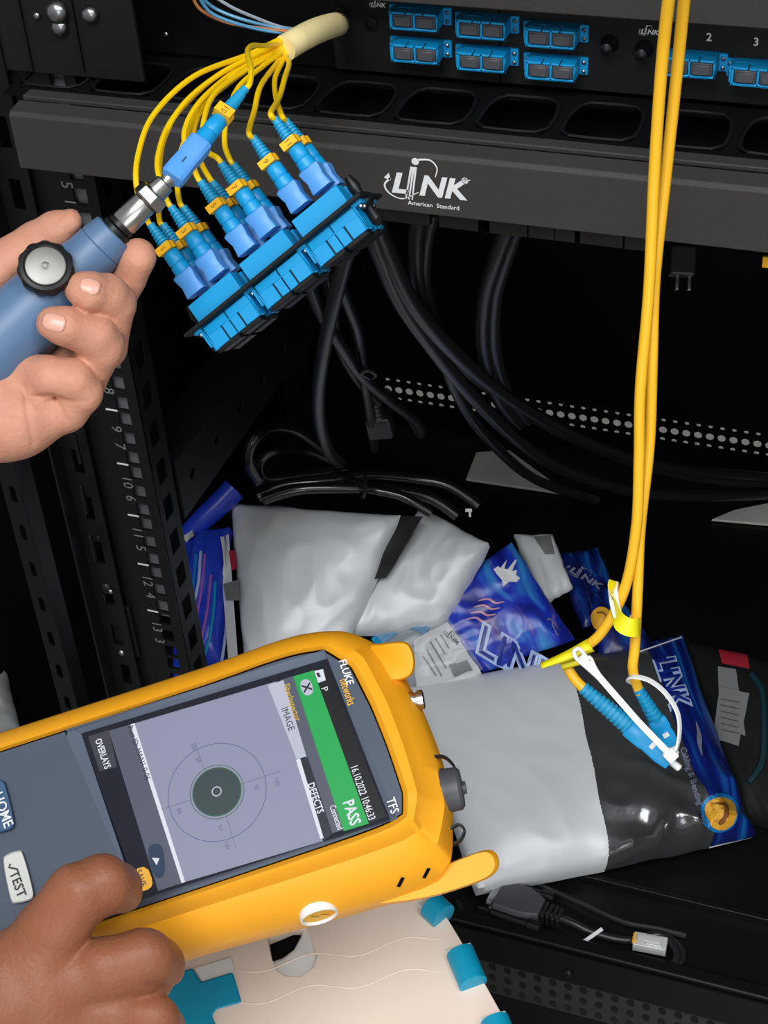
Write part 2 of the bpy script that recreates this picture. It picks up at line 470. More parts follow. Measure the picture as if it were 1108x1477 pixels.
def holed(x0, z0, nx, nz, px, pz, hole, mapf, border=0.0):
    """flat panel of nx*nz cells, each with an opening cut by 'hole'(k)->(dx,dz) ring of 8 points"""
    mb = MB(); ring = [hole(k) for k in range(8)]
    sq = [(-.5, -.5), (0, -.5), (.5, -.5), (.5, 0), (.5, .5), (0, .5), (-.5, .5), (-.5, 0)]
    for i in range(nx):
        for j in range(nz):
            cx = x0 + (i + .5) * px; cz = z0 + (j + .5) * pz
            o = [mapf(cx + a * px, cz + b * pz) for a, b in sq]; q = [mapf(cx + a, cz + b) for a, b in ring]
            mb.add(o + q, [(k, (k + 1) % 8, 8 + (k + 1) % 8, 8 + k) for k in range(8)])
    return mb
def ell(rx, rz):
    an = [225, 270, 315, 0, 45, 90, 135, 180]
    return lambda k: (rx * math.cos(math.radians(an[k])), rz * math.sin(math.radians(an[k])))

# rear door with its vent strip (real openings onto the pale room wall behind)
zs = hitY(800, 600, YD)[2]
obj('rear_door', MB().box(((XL + XR) / 2, YD, (1.64 + zs + 0.022) / 2), (XR - XL, 0.012, 1.64 - zs - 0.022)), M['deep'], RACK)
obj('rear_door', MB().box(((XL + XR) / 2, YD, (zs - 0.014 + 0.1) / 2), (XR - XL, 0.012, zs - 0.014 - 0.1)), M['deep'], RACK)
xv = hitY(552, 552, YD)[0]
obj('rear_door', MB().box(((XL + xv) / 2, YD, zs + 0.004), (xv - XL, 0.012, 0.036)), M['deep'], RACK)
mp = lambda a, b: (a, YD, b)
nv = int((XR - xv) / 0.0125); pv = (XR - xv) / nv
obj('vent_strip', holed(xv, zs - 0.014, nv, 1, pv, 0.010, ell(0.0030, 0.0024), mp), M['deep'], RACK, solid=0.001, smooth=0)
obj('vent_strip', holed(xv, zs - 0.004, nv, 1, pv, 0.014, ell(0.0046, 0.0046), mp), M['deep'], RACK, solid=0.001, smooth=0)
obj('vent_strip', holed(xv, zs + 0.010, nv, 1, pv, 0.012, ell(0.0026, 0.0022), mp), M['deep'], RACK, solid=0.001, smooth=0)

# left mounting rail: plate with three square openings per unit, printed unit numbers
U = 0.04445
zm = hitY(168, 666, YR)[2]
def rx(px, py=800): return hitY(px, py, YR)[0]
xh = rx(207, 735); hw, hh = 0.0048, 0.0052
xa, xb = rx(153, 735), rx(229, 735)
mb = MB(); th = 0.002
ztop, zbot = 1.6, ZB
mb.box(((xa + xh - hw) / 2, YR, (ztop + zbot) / 2), (xh - hw - xa, th, ztop - zbot))
mb.box(((xb + xh + hw) / 2, YR, (ztop + zbot) / 2), (xb - xh - hw, th, ztop - zbot))
cuts = []
for k in range(-21, 8):
    for off in (0.00635, -0.00635, -0.022225):
        cuts.append(zm - k * U + off)
cuts = sorted(z for z in cuts if zbot + 0.01 < z < ztop - 0.01)
prev = zbot
for z in cuts:
    mb.box((xh, YR, (prev + z - hh) / 2), (2 * hw, th, z - hh - prev)); prev = z + hh
mb.box((xh, YR, (prev + ztop) / 2), (2 * hw, th, ztop - prev))
rail = obj('mounting_rail', mb, M['rack'], RACK, smooth=0)
zb2 = zm - 3.2 * U
obj('rail_liner', MB().box((xh, YR + 0.006, (1.55 + zb2) / 2), (0.016, 0.002, 1.55 - zb2)), M['hole_grey'], rail, 'grey liner behind the rail openings')
for k in range(-9, 4):
    o = np.array([rx(178, 666), YR - 0.0013, zm - k * U])
    mb = MB().box(o, (0.0085, 0.0004, 0.0011)); obj('unit_mark', mb, M['print'], rail, smooth=0)
    n = 10 + k
    put_text('%d' % n, o + np.array([0.0005, 0, -U / 2 + 0.007]), (0, 0, -1), (1, 0, 0), 0.011, M['print_dim'], rail)
    put_text('%d' % (16 - n), o + np.array([0.0005, 0, -U / 2 - 0.007]), (0, 0, -1), (1, 0, 0), 0.011, M['print_dim'], rail)
# rail side flange with slots
fl = holed(0.0, 0.0, 1, 40, 0.026, 0.031, lambda k: [(-.006, -.009), (0, -.009), (.006, -.009), (.006, 0), (.006, .009), (0, .009), (-.006, .009), (-.006, 0)][k],
           lambda a, b: (xb, YR + a, ZB + 0.02 + b))
obj('rail_flange', fl, M['rack'], RACK, solid=0.0015, smooth=0)
obj('slot_shade_sheet', MB().box((xb - 0.005, YR + 0.016, 0.9), (0.001, 0.030, 1.38)), M['deep'], RACK)  # black sheet added behind the slots so they look dark
# frame post beside the rail, and the outer slotted post
x1, x2 = hitY(112, 740, YR - 0.006)[0], hitY(150, 740, YR - 0.006)[0]
fp = holed(0, 0, 1, 34, x2 - x1, 0.040, lambda k: [(-.004, -.010), (0, -.010), (.004, -.010), (.004, 0), (.004, .010), (0, .010), (-.004, .010), (-.004, 0)][k],
           lambda a, b: (x1 + a, YR - 0.006, ZB + b))
obj('frame_post', fp, M['rack'], RACK, solid=0.0015, smooth=0)
obj('post_edge', MB().box((x1 - 0.001, YR - 0.012, 0.9), (0.002, 0.016, 1.4)), M['rack'], RACK, bevel=0.0006)
for q in [(112, 648), (121, 720), (134, 790)]:
    c = hitY(q[0], q[1], YR - 0.014); obj('hinge_pin', MB().box(c, (0.0025, 0.003, 0.024)), M['rack'], RACK, bevel=0.0008)
x1o, x2o = hitY(18, 760, 0.72)[0], hitY(44, 760, 0.72)[0]
def mixed_slots(k):
    return [(-.0024, -.006), (0, -.0075), (.0024, -.006), (.0026, 0), (.0024, .006), (0, .0075), (-.0024, .006), (-.0026, 0)][k]
op = holed(0, 0, 1, 40, x2o - x1o, 0.034, mixed_slots, lambda a, b: (x1o + a, 0.72, ZB + b))
obj('outer_post', op, M['rack'], RACK, solid=0.0015, smooth=0)
obj('outer_post_flange', MB().box((x2o, 0.728, 0.9), (0.0016, 0.016, 1.4)), M['rack'], RACK)
# screw heads on the posts
def bolt(px, py, y, r, parent, m='zinc', name='bolt'):
    c = hitY(px, py, y); f = Frame(c, (1, 0, 0), (0, -1, 0))
    mb = MB(); mb.lathe([(r * 0.7, 0), (r, 0.0008), (r, r * 0.5), (r * 0.75, r * 0.85), (r * 0.3, r * 1.0)], f, 14)
    return obj(name, mb, M[m], parent)
bolt(155, 845, YR - 0.004, 0.0055, RACK, 'black_plastic'); bolt(160, 852, YR - 0.008, 0.0022, RACK); bolt(176, 940, YR - 0.006, 0.0028, RACK)
bolt(143, 773, YR - 0.006, 0.0016, RACK)
obj('post_bracket', MB().box(hitY(165, 905, YR - 0.003), (0.035, 0.004, 0.05)), M['rack'], RACK, bevel=0.001)
# side beam running to the rear, rear post
XB = -0.475
za = hitX(246, 722, XB)[2]
mb = MB(); mb.add([], [])
bm_ = holed(0, 0, 15, 1, 0.042, 0.050, ell(0.005, 0.004), lambda a, b: (XB, YR + 0.03 + a, za - 0.025 + b))
obj('side_beam', bm_, M['rack'], RACK, solid=0.002, smooth=0)
obj('side_beam_flange', MB().box((XB - 0.014, YR + 0.03 + 0.315, za + 0.025), (0.03, 0.63, 0.002)), M['rack'], RACK)
obj('side_beam_flange', MB().box((XB - 0.014, YR + 0.03 + 0.315, za - 0.025), (0.03, 0.63, 0.002)), M['rack'], RACK)
obj('side_beam_plate', MB().box((XB - 0.02, YR + 0.03 + 0.315, za), (0.002, 0.63, 0.05)), M['deep'], RACK)
xp1, xp2 = hitY(392, 520, 1.34)[0], hitY(446, 520, 1.34)[0]
obj('rear_post', holed(0, 0, 2, 56, (xp2 - xp1) / 2, 0.025, lambda k: ell(0.0035, 0.0045)(k), lambda a, b: (xp1 + a, 1.34, ZB + b)), M['rack'], RACK, solid=0.002, smooth=0)
# front sill: ridge on the deck, front lip, vented front face below
zl = hitY(900, 1385, YR)[2]
mb = MB(); mb.box(((XL + XR) / 2, YR + 0.004, (zl + ZB - 0.03) / 2), (XR - XL, 0.012, zl - ZB + 0.03)); obj('front_lip', mb, M['rack'], RACK, bevel=0.002)
mb = MB(); mb.box(((XL + XR) / 2, 0.815, ZB + 0.004), (XR - XL, 0.006, 0.010)); obj('deck_ridge', mb, M['rack'], RACK, bevel=0.001)
zv = hitY(870, 1452, YR - 0.004)[2]
nv2 = 70
def dia(k):
    return [(-.0024, -.0040), (0, -.0052), (.0024, -.0040), (.0034, 0), (.0024, .0040), (0, .0052), (-.0024, .0040), (-.0034, 0)][k]
obj('sill_vent', holed(-0.40, zv - 0.021, 42, 3, 0.0125, 0.014, dia, lambda a, b: (a, YR - 0.004, b)), M['cover'], RACK, solid=0.001, smooth=0)
zt2 = zv + 0.021
obj('sill_face', MB().box((-0.14, YR - 0.004, (zl - 0.004 + zt2) / 2), (0.53, 0.0016, zl - 0.004 - zt2)), M['rack'], RACK)
obj('sill_face', MB().box((-0.14, YR - 0.004, (zv - 0.021 + 0.05) / 2), (0.53, 0.0016, zv - 0.021 - 0.05)), M['rack'], RACK)
bolt(820, 1402, YR - 0.004, 0.004, RACK, 'black_plastic')

# pale slabs added on the base deck as floor glimpsed through openings
def slab(name, label, cat, px, z, t, m, group=None):
    b = [hitZ(x, y, z) for x, y in px]; tt = [p + np.array([0, 0, t]) for p in b]
    o = obj(name, MB().prism(b, tt), M[m], None, bevel=min(0.001, t * 0.3)); return tag(o, label, cat, group)
slab('floor_patch', 'pale grey slab standing in for floor seen through the deck left of the thick cables', 'plate', [(687, 655), (735, 652), (822, 716), (672, 694)], ZB + 0.001, 0.003, 'floorgrey')
slab('floor_patch', 'pale grey slab standing in for floor seen through the deck at the right edge', 'plate', [(1026, 752), (1060, 738), (1140, 722), (1140, 762)], ZB + 0.001, 0.003, 'floorgrey')

# ================================================================== cable manager (cover with the word mark)
zc = hitY(622, 224, YC)[2]; zf = hitY(622, 310, YC)[2]
xl0 = hitY(15, 180, YC)[0]; xr0 = xl0 + 0.486
CM = thing('cable_manager', 'black rack cable manager whose dark grey cover carries the white word mark', 'cable manager', ((xl0 + xr0) / 2, YC + 0.04, zf))
xm = (xl0 + xr0) / 2; wd = xr0 - xl0
# cover: front face with a rolled top bevel
def sec(x): return [(x, YC, zf), (x, YC, zc - 0.002), (x, YC + 0.002, zc), (x, YC + 0.013, zc + 0.0015), (x, YC + 0.013, zc - 0.002), (x, YC + 0.003, zc - 0.004), (x, YC + 0.0025, zf)]
mb = MB().loft([[np.array(p) for p in sec(xl0)], [np.array(p) for p in sec(xr0)]]); cov = obj('cover', mb, M['cover'], CM, bevel=0.0006)
mb = MB().box((xm, YC + 0.021, zc + 0.001), (wd, 0.009, 0.003)); obj('hinge_strip', mb, M['cover'], CM, bevel=0.0008)
# deck with seven rounded openings
zd = zc - 0.0015
def opn(k): return [(-.018, -.020), (0, -.021), (.018, -.020), (.0195, 0), (.016, .019), (0, .020), (-.016, .019), (-.0195, 0)][k]
ys, ye = YC + 0.026, YP - 0.001
xo = hitZ(650, 130, zd)[0]
n0 = 11; pit = 0.0445; x0 = xo - 5.5 * pit
dk = holed(0, 0, n0, 1, pit, ye - ys, opn, lambda a, b: (x0 + a, ys + b, zd))
obj('deck', dk, M['deep'], CM, solid=0.0015, smooth=0)
for i in range(n0):      # rolled rims of the openings
    cx = x0 + (i + .5) * pit; cy = (ys + ye) / 2
    pts = chaikin([np.array([cx + opn(k)[0], cy + opn(k)[1], zd + 0.0006]) for k in range(8)], 1)
    obj('opening_rim', MB().tube(pts + [pts[0]], 0.0011, 5), M['black_plastic'], CM)
obj('rear_tray', MB().box((xm, YP + 0.01, zd - 0.02), (wd, 0.006, 0.045)), M['deep'], CM)
obj('under_tray', MB().box((xm, (YC + YP) / 2 + 0.01, zf + 0.002), (wd, 0.07, 0.0015)), M['deep'], CM)
# tabs under the cover's lower edge
for px in (508, 535, 570, 603, 652, 688, 708, 743, 782, 818, 848, 885, 915):
    c = hitY(px, 300 + (px - 545) * 0.121 + 4, YC + 0.004); obj('finger_tab', MB().box((c[0], YC + 0.006, zf - 0.004), (0.0125 if px % 2 else 0.0145, 0.004, 0.010)), M['black_plastic'], CM, bevel=0.0006)
# word mark
o = hitY(560, 281, YC - 0.0004); e = hitY(672, 295, YC - 0.0004); wl = (e[0] - o[0]) / 1.06
v, f = link_logo()
flat('word_mark', v, f, lambda x, y: o + np.array([x * wl, 0, y * wl * 0.98 + 0.001]), M['print'], cov, 'white printed word mark')

# ================================================================== fibre patch panel
PP = thing('patch_panel', 'black rack patch panel holding rows of blue adapters above the cable manager', 'patch panel', (xm, YP + 0.05, zd))
ztp = zd + 0.105
obj('chassis_floor', MB().box((xm, YP + 0.10, zd + 0.001), (wd, 0.19, 0.002)), M['deep'], PP)
obj('chassis_back', MB().box((xm, YP + 0.195, zd + 0.055), (wd, 0.002, 0.11)), M['deep'], PP)
obj('chassis_side', MB().box((xl0 - 0.001, YP + 0.10, zd + 0.055), (0.002, 0.19, 0.11)), M['deep'], PP)
xpB0 = hitY(481, 60, YP)[0]; xpB1 = hitY(722, 80, YP)[0]; xpC1 = xr0
plB = obj('front_plate', MB().box(((xpB0 + xpB1) / 2, YP, zd + 0.055), (xpB1 - xpB0 - 0.0008, 0.002, 0.106)), M['matte_black'], PP, bevel=0.0003)
plC = obj('front_plate', MB().box(((xpC1 + xpB1) / 2, YP, zd + 0.055), (xpC1 - xpB1 - 0.0008, 0.002, 0.106)), M['matte_black'], PP, bevel=0.0003)
# grey hood above the plates
zh = hitY(900, 28, YP - 0.032)[2]
obj('hood', MB().box(((xpB0 + xr0) / 2 + 0.0, YP - 0.016, zh + 0.02), (xr0 - xpB0, 0.032, 0.04)), M['cover'], PP, bevel=0.001)

def adapter_meshes():
    """duplex adapter: x across, y towards the viewer (out of the plate), z up; origin on the plate"""
    w, h, d = 0.0262, 0.0094, 0.0125
    b = MB()
    t = 0.0012
    b.box((0, d * .22, h / 2 - t / 2), (w, d * .44, t))
    for cx, ww in ((-0.00915, 0.0079), (0.0, 0.0088), (0.00915, 0.0079)): b.box((cx, d * .72, h / 2 - t / 2), (ww, d * .56, t))
    # the two slots in the front half of the top are real gaps
    b.box((0, d / 2, -h / 2 + t / 2), (w, d, t))
    for s in (-1, 1): b.box((s * (w / 2 - t / 2), d / 2, 0), (t, d, h))
    b.box((0, d / 2, 0), (t, d, h))
    b.box((0, 0.001, 0), (w, 0.002, h))
    b.box((0, -0.0050, 0), (w * 0.94, 0.010, h * 0.94))
    fl_ = MB(); fl_.box((0, 0.0012, 0), (0.0345, 0.0022, h * 0.98))
    cap = MB(); cap.box((0, d * .5 + 0.0004, 0), (0.0106, d - 0.0008, h - 0.0030)); cap.box((0, d + 0.0007, 0), (0.0086, 0.0012, h - 0.0042))
    riv = MB(); riv.lathe([(0.0004, 0.0), (0.0011, 0.0004), (0.0011, 0.0012), (0.0005, 0.0017)], Frame((0, 0, 0), (1, 0, 0), (0, 1, 0)), 8)
    clip = MB(); clip.box((0, 0.0058, 0), (0.0016, 0.009, h * 0.92))
    return (shared('adapter', b, M['cyan'], bevel=0.00025), shared('flange', fl_, M['cyan'], bevel=0.0003),
            shared('dust_cap', cap, M['cap'], bevel=0.0004), shared('rivet', riv, M['zinc']), shared('spring_clip', clip, M['cyan'], bevel=0.0003))
A_ME = adapter_meshes()
def place_adapter(fr, parent, caps=True, capmesh=None):
    a = inst('adapter', A_ME[0], fr, parent)
    inst('flange', A_ME[1], fr, a)
    for s in (-1, 1):
        if caps: inst('dust_cap', capmesh or A_ME[2], fr.shifted(s * 0.0062, 0, 0), a)
        inst('rivet', A_ME[3], fr.shifted(s * 0.0152, 0.0022, 0.0024), a)
        inst('rivet', A_ME[3], fr.shifted(s * 0.0152, 0.0022, -0.0024), a)
    inst('spring_clip', A_ME[4], fr.shifted(0.0139, 0, 0), a)
    return a
AF = lambda px, py, y=YP - 0.0135: Frame(hitY(px, py, y) + np.array([0, 0.0125, 0]), (-1, 0, 0), (0, -1, 0))
def AFr(px, py):
    o = hitY(px, py, YP - 0.0135); o[1] = YP - 0.001
    return Frame(o, (-1, 0, 0), (0, -1, 0))
for px, py in [(597, 32), (694, 44), (794, 57), (598, 79), (694, 91), (794, 104)]:
    place_adapter(AFr(px, py), PP)
for px, py in [(994, 99), (1093, 113)]:
    place_adapter(AFr(px, py), PP)
# fasteners and print on the plates
def screw_hole(px, py, plate):
    c = hitY(px, py, YP - 0.0012); f = Frame(c, (1, 0, 0), (0, -1, 0))
    obj('fastener_hole', MB().lathe([(0.0022, 0), (0.0036, 0.0002), (0.0038, 0.0014), (0.0026, 0.0016), (0.0022, 0.0004)], f, 16), M['black_plastic'], plate)
screw_hole(493, 19, plB); screw_hole(536, 34, plB)
def push_pin(px, py, plate):
    c = hitY(px, py, YP - 0.0012); f = Frame(c, (1, 0, 0), (0, -1, 0))
    obj('push_pin', MB().lathe([(0.0045, 0), (0.0048, 0.001), (0.0035, 0.003), (0.002, 0.006), (0.0032, 0.009), (0.001, 0.0105)], f, 12), M['black_plastic'], plate)
push_pin(880, 62, plC); push_pin(930, 70, plC)
def small_logo(px, py, w, plate):
    o = hitY(px, py, YP - 0.0016); v, f = link_logo(False)
    flat('word_mark', v, f, lambda x, y: o + np.array([(x - 0.4) * w, 0, (y - 0.2) * w]), M['print'], plate, 'small white word mark')
small_logo(542, 6, 0.0080, plB); small_logo(933, 45, 0.0090, plC)
for s, px, py in (('2', 1023, 54), ('3', 1091, 61)):
    put_text(s, hitY(px, py, YP - 0.0016), (1, 0, 0), (0, 0, 1), 0.0058, M['print'], plC, bold=0.02)
# bolts inside the open bay at the left
for q, r in (((85, 16), 0.0066), ((132, 20), 0.0048), ((54, 22), 0.0022), ((88, 38), 0.005), ((240, 49), 0.0018)):
    bolt(q[0], q[1], YR - 0.0056 if q[0] < 200 else YP, r, PP)
xe0, xe1 = hitY(-30, 20, YR - 0.004)[0], hitY(194, 20, YR - 0.004)[0]
obj('panel_ear', MB().box(((xe0 + xe1) / 2, YR - 0.004, zd + 0.07), (xe1 - xe0, 0.003, 0.136)), M['matte_black'], PP, bevel=0.0006)
obj('bay_bracket', MB().box((hitY(110, 25, YP + 0.01)[0], YP + 0.008, zd + 0.06), (0.06, 0.003, 0.09)), M['rack'], PP, bevel=0.001)
for px_ in (35, 110): obj('ear_edge', MB().box(hitY(px_, 40, YR - 0.0065), (0.0008, 0.002, 0.05)), M['rack'], PP)

# amber tag at the right frame edge, black mains plug hanging behind the cover
# ================================================================== adapter plate pulled out of the panel
DPL = 0.6737                      # distance of the pulled-out plate
o_ = P(400.2, 383.7, DPL)
xh_ = unit(CX * 0.7633 - CY * 0.5497 - CZ * 0.3394)
yh_ = unit(CX * 0.5753 + CY * 0.8174 - CZ * 0.0300); yh_ = unit(yh_ - xh_ * (yh_ @ xh_))
APF = Frame(o_, xh_, yh_)        # x along the plate, y insertion direction (out of the front)
up_ = APF.z if APF.z @ CZ < 0 else -APF.z     # row direction that faces the viewer
AP = thing('adapter_plate', 'black adapter plate hanging by its fibres with three blue adapters facing out', 'adapter plate', APF.p(0, 0, 0))
mm = DPL / F                     # metres per picture pixel at this distance
PL = 0.099
def prow(x, y, row):             # point on plate coordinates; row 0 = nearer row
    return o_ + APF.x * x + APF.y * y + up_ * (0.0 - row * 0.0125)
mb = MB(); c0 = prow(0, 0, 0.5)
Fp = Frame(c0, APF.x, APF.y)
obj('plate', MB().box((0, 0, 0), (PL, 0.0016, 0.031), Fp), M['matte_black'], AP, bevel=0.0003)
for s in (-1, 1):
    f = Fp.shifted(s * (PL / 2 - 0.004), 0, 0)
    obj('push_pin', MB().lathe([(0.0015, -0.012), (0.0028, -0.007), (0.0018, -0.003), (0.0042, -0.001), (0.0042, 0.002), (0.002, 0.004), (0.003, 0.010), (0.0008, 0.0125)], f, 12), M['black_plastic'], AP)
PITCH = 0.0299
sg = 1 if up_ @ APF.z > 0 else -1
capb = shared('dust_cap', MB().box((0, 0.0095, 0), (0.0112, 0.0100, 0.0078)), M['black_plastic'], bevel=0.0005)
for row in (0, 1):
    for i in (-1, 0, 1):
        f = Frame(prow(i * PITCH, 0.0, row), APF.x * sg, APF.y)
        place_adapter(f, AP, True, capb)

# ------------------------------------------------------------------ connector (shared meshes): y towards the plug end, z towards the viewer
KS = 0.8
def connector_meshes():
    g = MB()    # flared grip shell
    prof = [(-0.0100, .0043, .0034), (-0.0092, .0049, .0040), (-0.0060, .0046, .0037), (-0.003, .0041, .0034), (0.0, .0044, .0036), (0.0030, .0047, .0039), (0.0036, .0047, .0039)]
    g.loft([[np.array([sx * w, y, sz * h]) for sx, sz in ((-1, -.8), (-.8, -1), (.8, -1), (1, -.8), (1, .8), (.8, 1), (-.8, 1), (-1, .8))] for y, w, h in prof])
    b = MB()    # round body behind the grip
    n = 14
    def ring(y, r, rz=None): return [np.array([r * math.cos(2 * math.pi * k / n), y, (rz or r) * math.sin(2 * math.pi * k / n)]) for k in range(n)]
    b.loft([ring(-0.0235, .0030), ring(-0.0225, .0036), ring(-0.0165, .0038), ring(-0.0155, .0033), ring(-0.0148, .0039), ring(-0.0100, .0041), ring(-0.0095, .0036)])
    t = MB()    # ribbed strain-relief boot
    loops = []; y = -0.0300
    loops.append(ring(-0.0262, .0031))
    k = 0; y = -0.0285
    while y > -0.0405:
        r = 0.0030 - 0.0009 * ((-0.0285 - y) / 0.012)
        loops += [ring(y + 0.0009, r), ring(y + 0.0001, r), ring(y, r * 0.78), ring(y - 0.0007, r * 0.78)]
        y -= 0.0020
    loops.append(ring(-0.0415, .0019)); t.loft(loops)
    l = MB(); l.loft([ring(-0.0236, .0040), ring(-0.0240, .0042), ring(-0.0275, .0042), ring(-0.0279, .0039)])
    l.box((0, -0.0257, 0.0036), (0.0074, 0.0044, 0.0022))
    for q in (g, b, t, l): q.v = [(p[0], p[1] * KS, p[2]) for p in q.v]
    return shared('grip', g, M['grip'], bevel=0.0), shared('body', b, M['cyan']), shared('boot', t, M['cyan_boot'], smooth=30), shared('number_band', l, M['band'], smooth=35)
C_ME = connector_meshes()
TUBE_END = P(414, 68, 0.765)
def pigtail(label, fr, num, path_px, r=0.00125, tube_off=(0, 0), ys=1.0):
    """one yellow fibre with its blue connector; fr = connector frame, path_px = way points back to the cream tube"""
    t = thing('fibre_pigtail', label, 'fibre cable', fr.o, 'yellow fibres on the pulled-out plate')
    inst('grip', C_ME[0], fr, t); inst('body', C_ME[1], fr, t); inst('boot', C_ME[2], fr, t)
    bd = inst('number_band', C_ME[3], fr, t)
    if ys != 1.0:
        for c in t.children:
            WM[c.name] = WM[c.name] @ Matrix.Diagonal((1, ys, 1, 1)); c.matrix_local = WM[t.name].inverted() @ WM[c.name]
    put_text(str(num), fr.p(0, -0.0257 * KS * ys, 0.00476), fr.y, -fr.x, 0.0036, M['ink'], bd)
    s = fr.p(0, -0.041 * KS * ys, 0); s2 = fr.p(0, -0.045 * KS * ys, 0)
    pts = [s, s2] + [P(*q) for q in path_px] + [TUBE_END + CX * tube_off[0] + CY * tube_off[1] - CX * 0.002 + CZ * 0.0005 * rnd.random(), P(427, 61, .7715) + CY * tube_off[1] * .2]
    obj('cable', MB().tube(catmull(pts, 8), r, 8), M['yellow_cable'], t)
    return t
GY = -0.0155                     # grip position when plugged into the rear of the plate
def plug_frame(i, s, row, dx=0.0):
    f = Frame(prow(i * PITCH + s * 0.0062 + dx, GY, row), APF.x * sg, APF.y)
    return f
def q_(px, py, d): return (px, py, d)
D2 = 0.70
plugs = [  # slot i, side, row, number, label, path
 (-1, -1, 0, 1, 'lowest yellow fibre of the left cluster, outermost long arc', [(197, 268, .675), (200, 220, .685), (222, 165, .70), (280, 110, .72), (360, 78, .75)]),
 (-1, -1, 1, 2, 'yellow fibre plugged in behind the lowest connector of the left cluster', [(229, 270, .69), (235, 205, .70), (265, 150, .715), (320, 105, .735), (380, 74, .755)]),
 (-1, 1, 0, 3, 'second yellow fibre of the left cluster, nearer row', [(231, 262, .68), (228, 225, .69), (250, 170, .71), (310, 112, .735), (375, 76, .755)]),
 (-1, 1, 1, 4, 'yellow fibre at the inner rear of the left cluster', [(256, 262, .69), (262, 215, .70), (290, 155, .72), (340, 105, .74), (390, 75, .76)]),
 (0, -1, 0, 5, 'yellow fibre at the left front of the middle cluster', [(274, 225, .69), (266, 190, .70), (290, 145, .715), (345, 98, .745), (390, 74, .76)]),
 (0, -1, 1, 6, 'yellow fibre at the left rear of the middle cluster', [(290, 235, .70), (278, 200, .71), (296, 150, .72), (350, 105, .745), (395, 76, .76)]),
 (0, 1, 0, 7, 'yellow fibre with wide number band in front of the middle cluster', [(297, 215, .69), (293, 180, .70), (310, 135, .72), (360, 98, .745), (396, 78, .76)]),
 (0, 1, 1, 8, 'rightmost yellow fibre of the middle cluster', [(324, 205, .70), (328, 165, .71), (345, 125, .73), (380, 95, .75), (402, 78, .76)]),
 (1, -1, 0, 9, 'single yellow fibre left of the right pair', [(367, 160, .70), (376, 124, .72), (400, 90, .757)]),
 (1, 1, 0, 11, 'front yellow fibre of the right pair', [(403, 140, .70), (411, 112, .725), (417, 90, .752)]),
 (1, 1, 1, 12, 'yellow fibre tucked behind the right pair connector', [(398, 140, .715), (397, 112, .74), (409, 86, .76)]),
]
for k, (i, s, row, num, lab, path) in enumerate(plugs):
    off = ((rnd.random() - .5) * 0.002, (k / 11 - 0.45) * 0.009)
    fr = plug_frame(i, s, row)
    if num == 7: fr = fr.shifted(0, 0.0, 0.001)
    pigtail(lab, fr, num, path, tube_off=off)

# the twelfth fibre is held in the probe tip
tip = P(262, 240, 0.635); bk = P(362, 118, 0.655)
yd_ = unit(tip - bk)
fr = Frame(tip - yd_ * 0.004, np.cross(yd_, -CZ) if (np.cross(yd_, -CZ)) @ CX < 0 else -np.cross(yd_, -CZ), yd_)
if fr.z @ CZ > 0: fr = Frame(fr.o, -fr.x, fr.y)
t = pigtail('yellow fibre whose light blue connector sits on the steel probe tip', fr, 10, [(362, 98, .665), (357, 76, .69), (364, 66, .715), (384, 66, .745)], tube_off=(-0.001, -0.002), ys=1.28)
ln = MB(); ln.loft([[fr.p(sx * w, y, sz * h) for sx, sz in ((-1, -.7), (-.7, -1), (.7, -1), (1, -.7), (1, .7), (.7, 1), (-.7, 1), (-1, .7))] for y, w, h in
    [(-0.0105, .0040, .0034), (-0.0098, .0047, .0040), (-0.002, .0047, .0040), (0.0, .0044, .0036), (0.006, .0047, .0040), (0.0105, .0047, .0040), (0.0112, .0040, .0034)]])
for c in [c for c in t.children if c.name.startswith('grip')]:
    bpy.data.objects.remove(c)
gp = obj('grip', ln, M['grip'], t)
obj('grip_mark', MB().box((0, 0.003, 0.0041), (0.0006, 0.003, 0.0003), fr), M['key_blue'], gp)

# cream furcation tube and bare coloured fibres
tb = catmull([TUBE_END - CX * 0.001 + CY * 0.0005, P(430, 58, .772), P(455, 45, .79), P(478, 37, .82), P(487, 35, .85)], 6)
o = obj('furcation_tube', MB().tube(tb, list(np.linspace(0.0064, 0.0062, len(tb))), 14), M['cream_tube'])
tag(o, 'cream taped sleeve where the yellow fibres come together', 'sleeve')
for nm, m, lab, pth in [
    ('bare_fibre', 'f_orange', 'orange bare fibre curving across the open bay', [(276, -10, .80), (290, 14, .81), (330, 33, .82), (395, 43, .82), (440, 44, .815), (486, 33, .815)]),
    ('bare_fibre', 'f_blue', 'upper blue bare fibre in the open bay', [(284, -10, .81), (310, 12, .82), (350, 28, .82), (400, 40, .825), (440, 42, .82), (486, 32, .817)]),
    ('bare_fibre', 'f_blue', 'lower blue bare fibre in the open bay', [(284, -10, .80), (304, 18, .81), (345, 35, .815), (395, 46, .82), (440, 46, .82), (486, 35, .82)]),
    ('bare_fibre', 'f_white', 'whitish bare fibre above the blue ones in the open bay', [(300, -12, .83), (330, 8, .83), (365, 24, .83), (410, 40, .825), (446, 41, .822), (486, 31, .822)])]:
    o = obj(nm, MB().tube(catmull([P(*q) for q in pth], 6), 0.0009, 6), M[m]); tag(o, lab, 'fibre', 'bare fibres in the open bay')

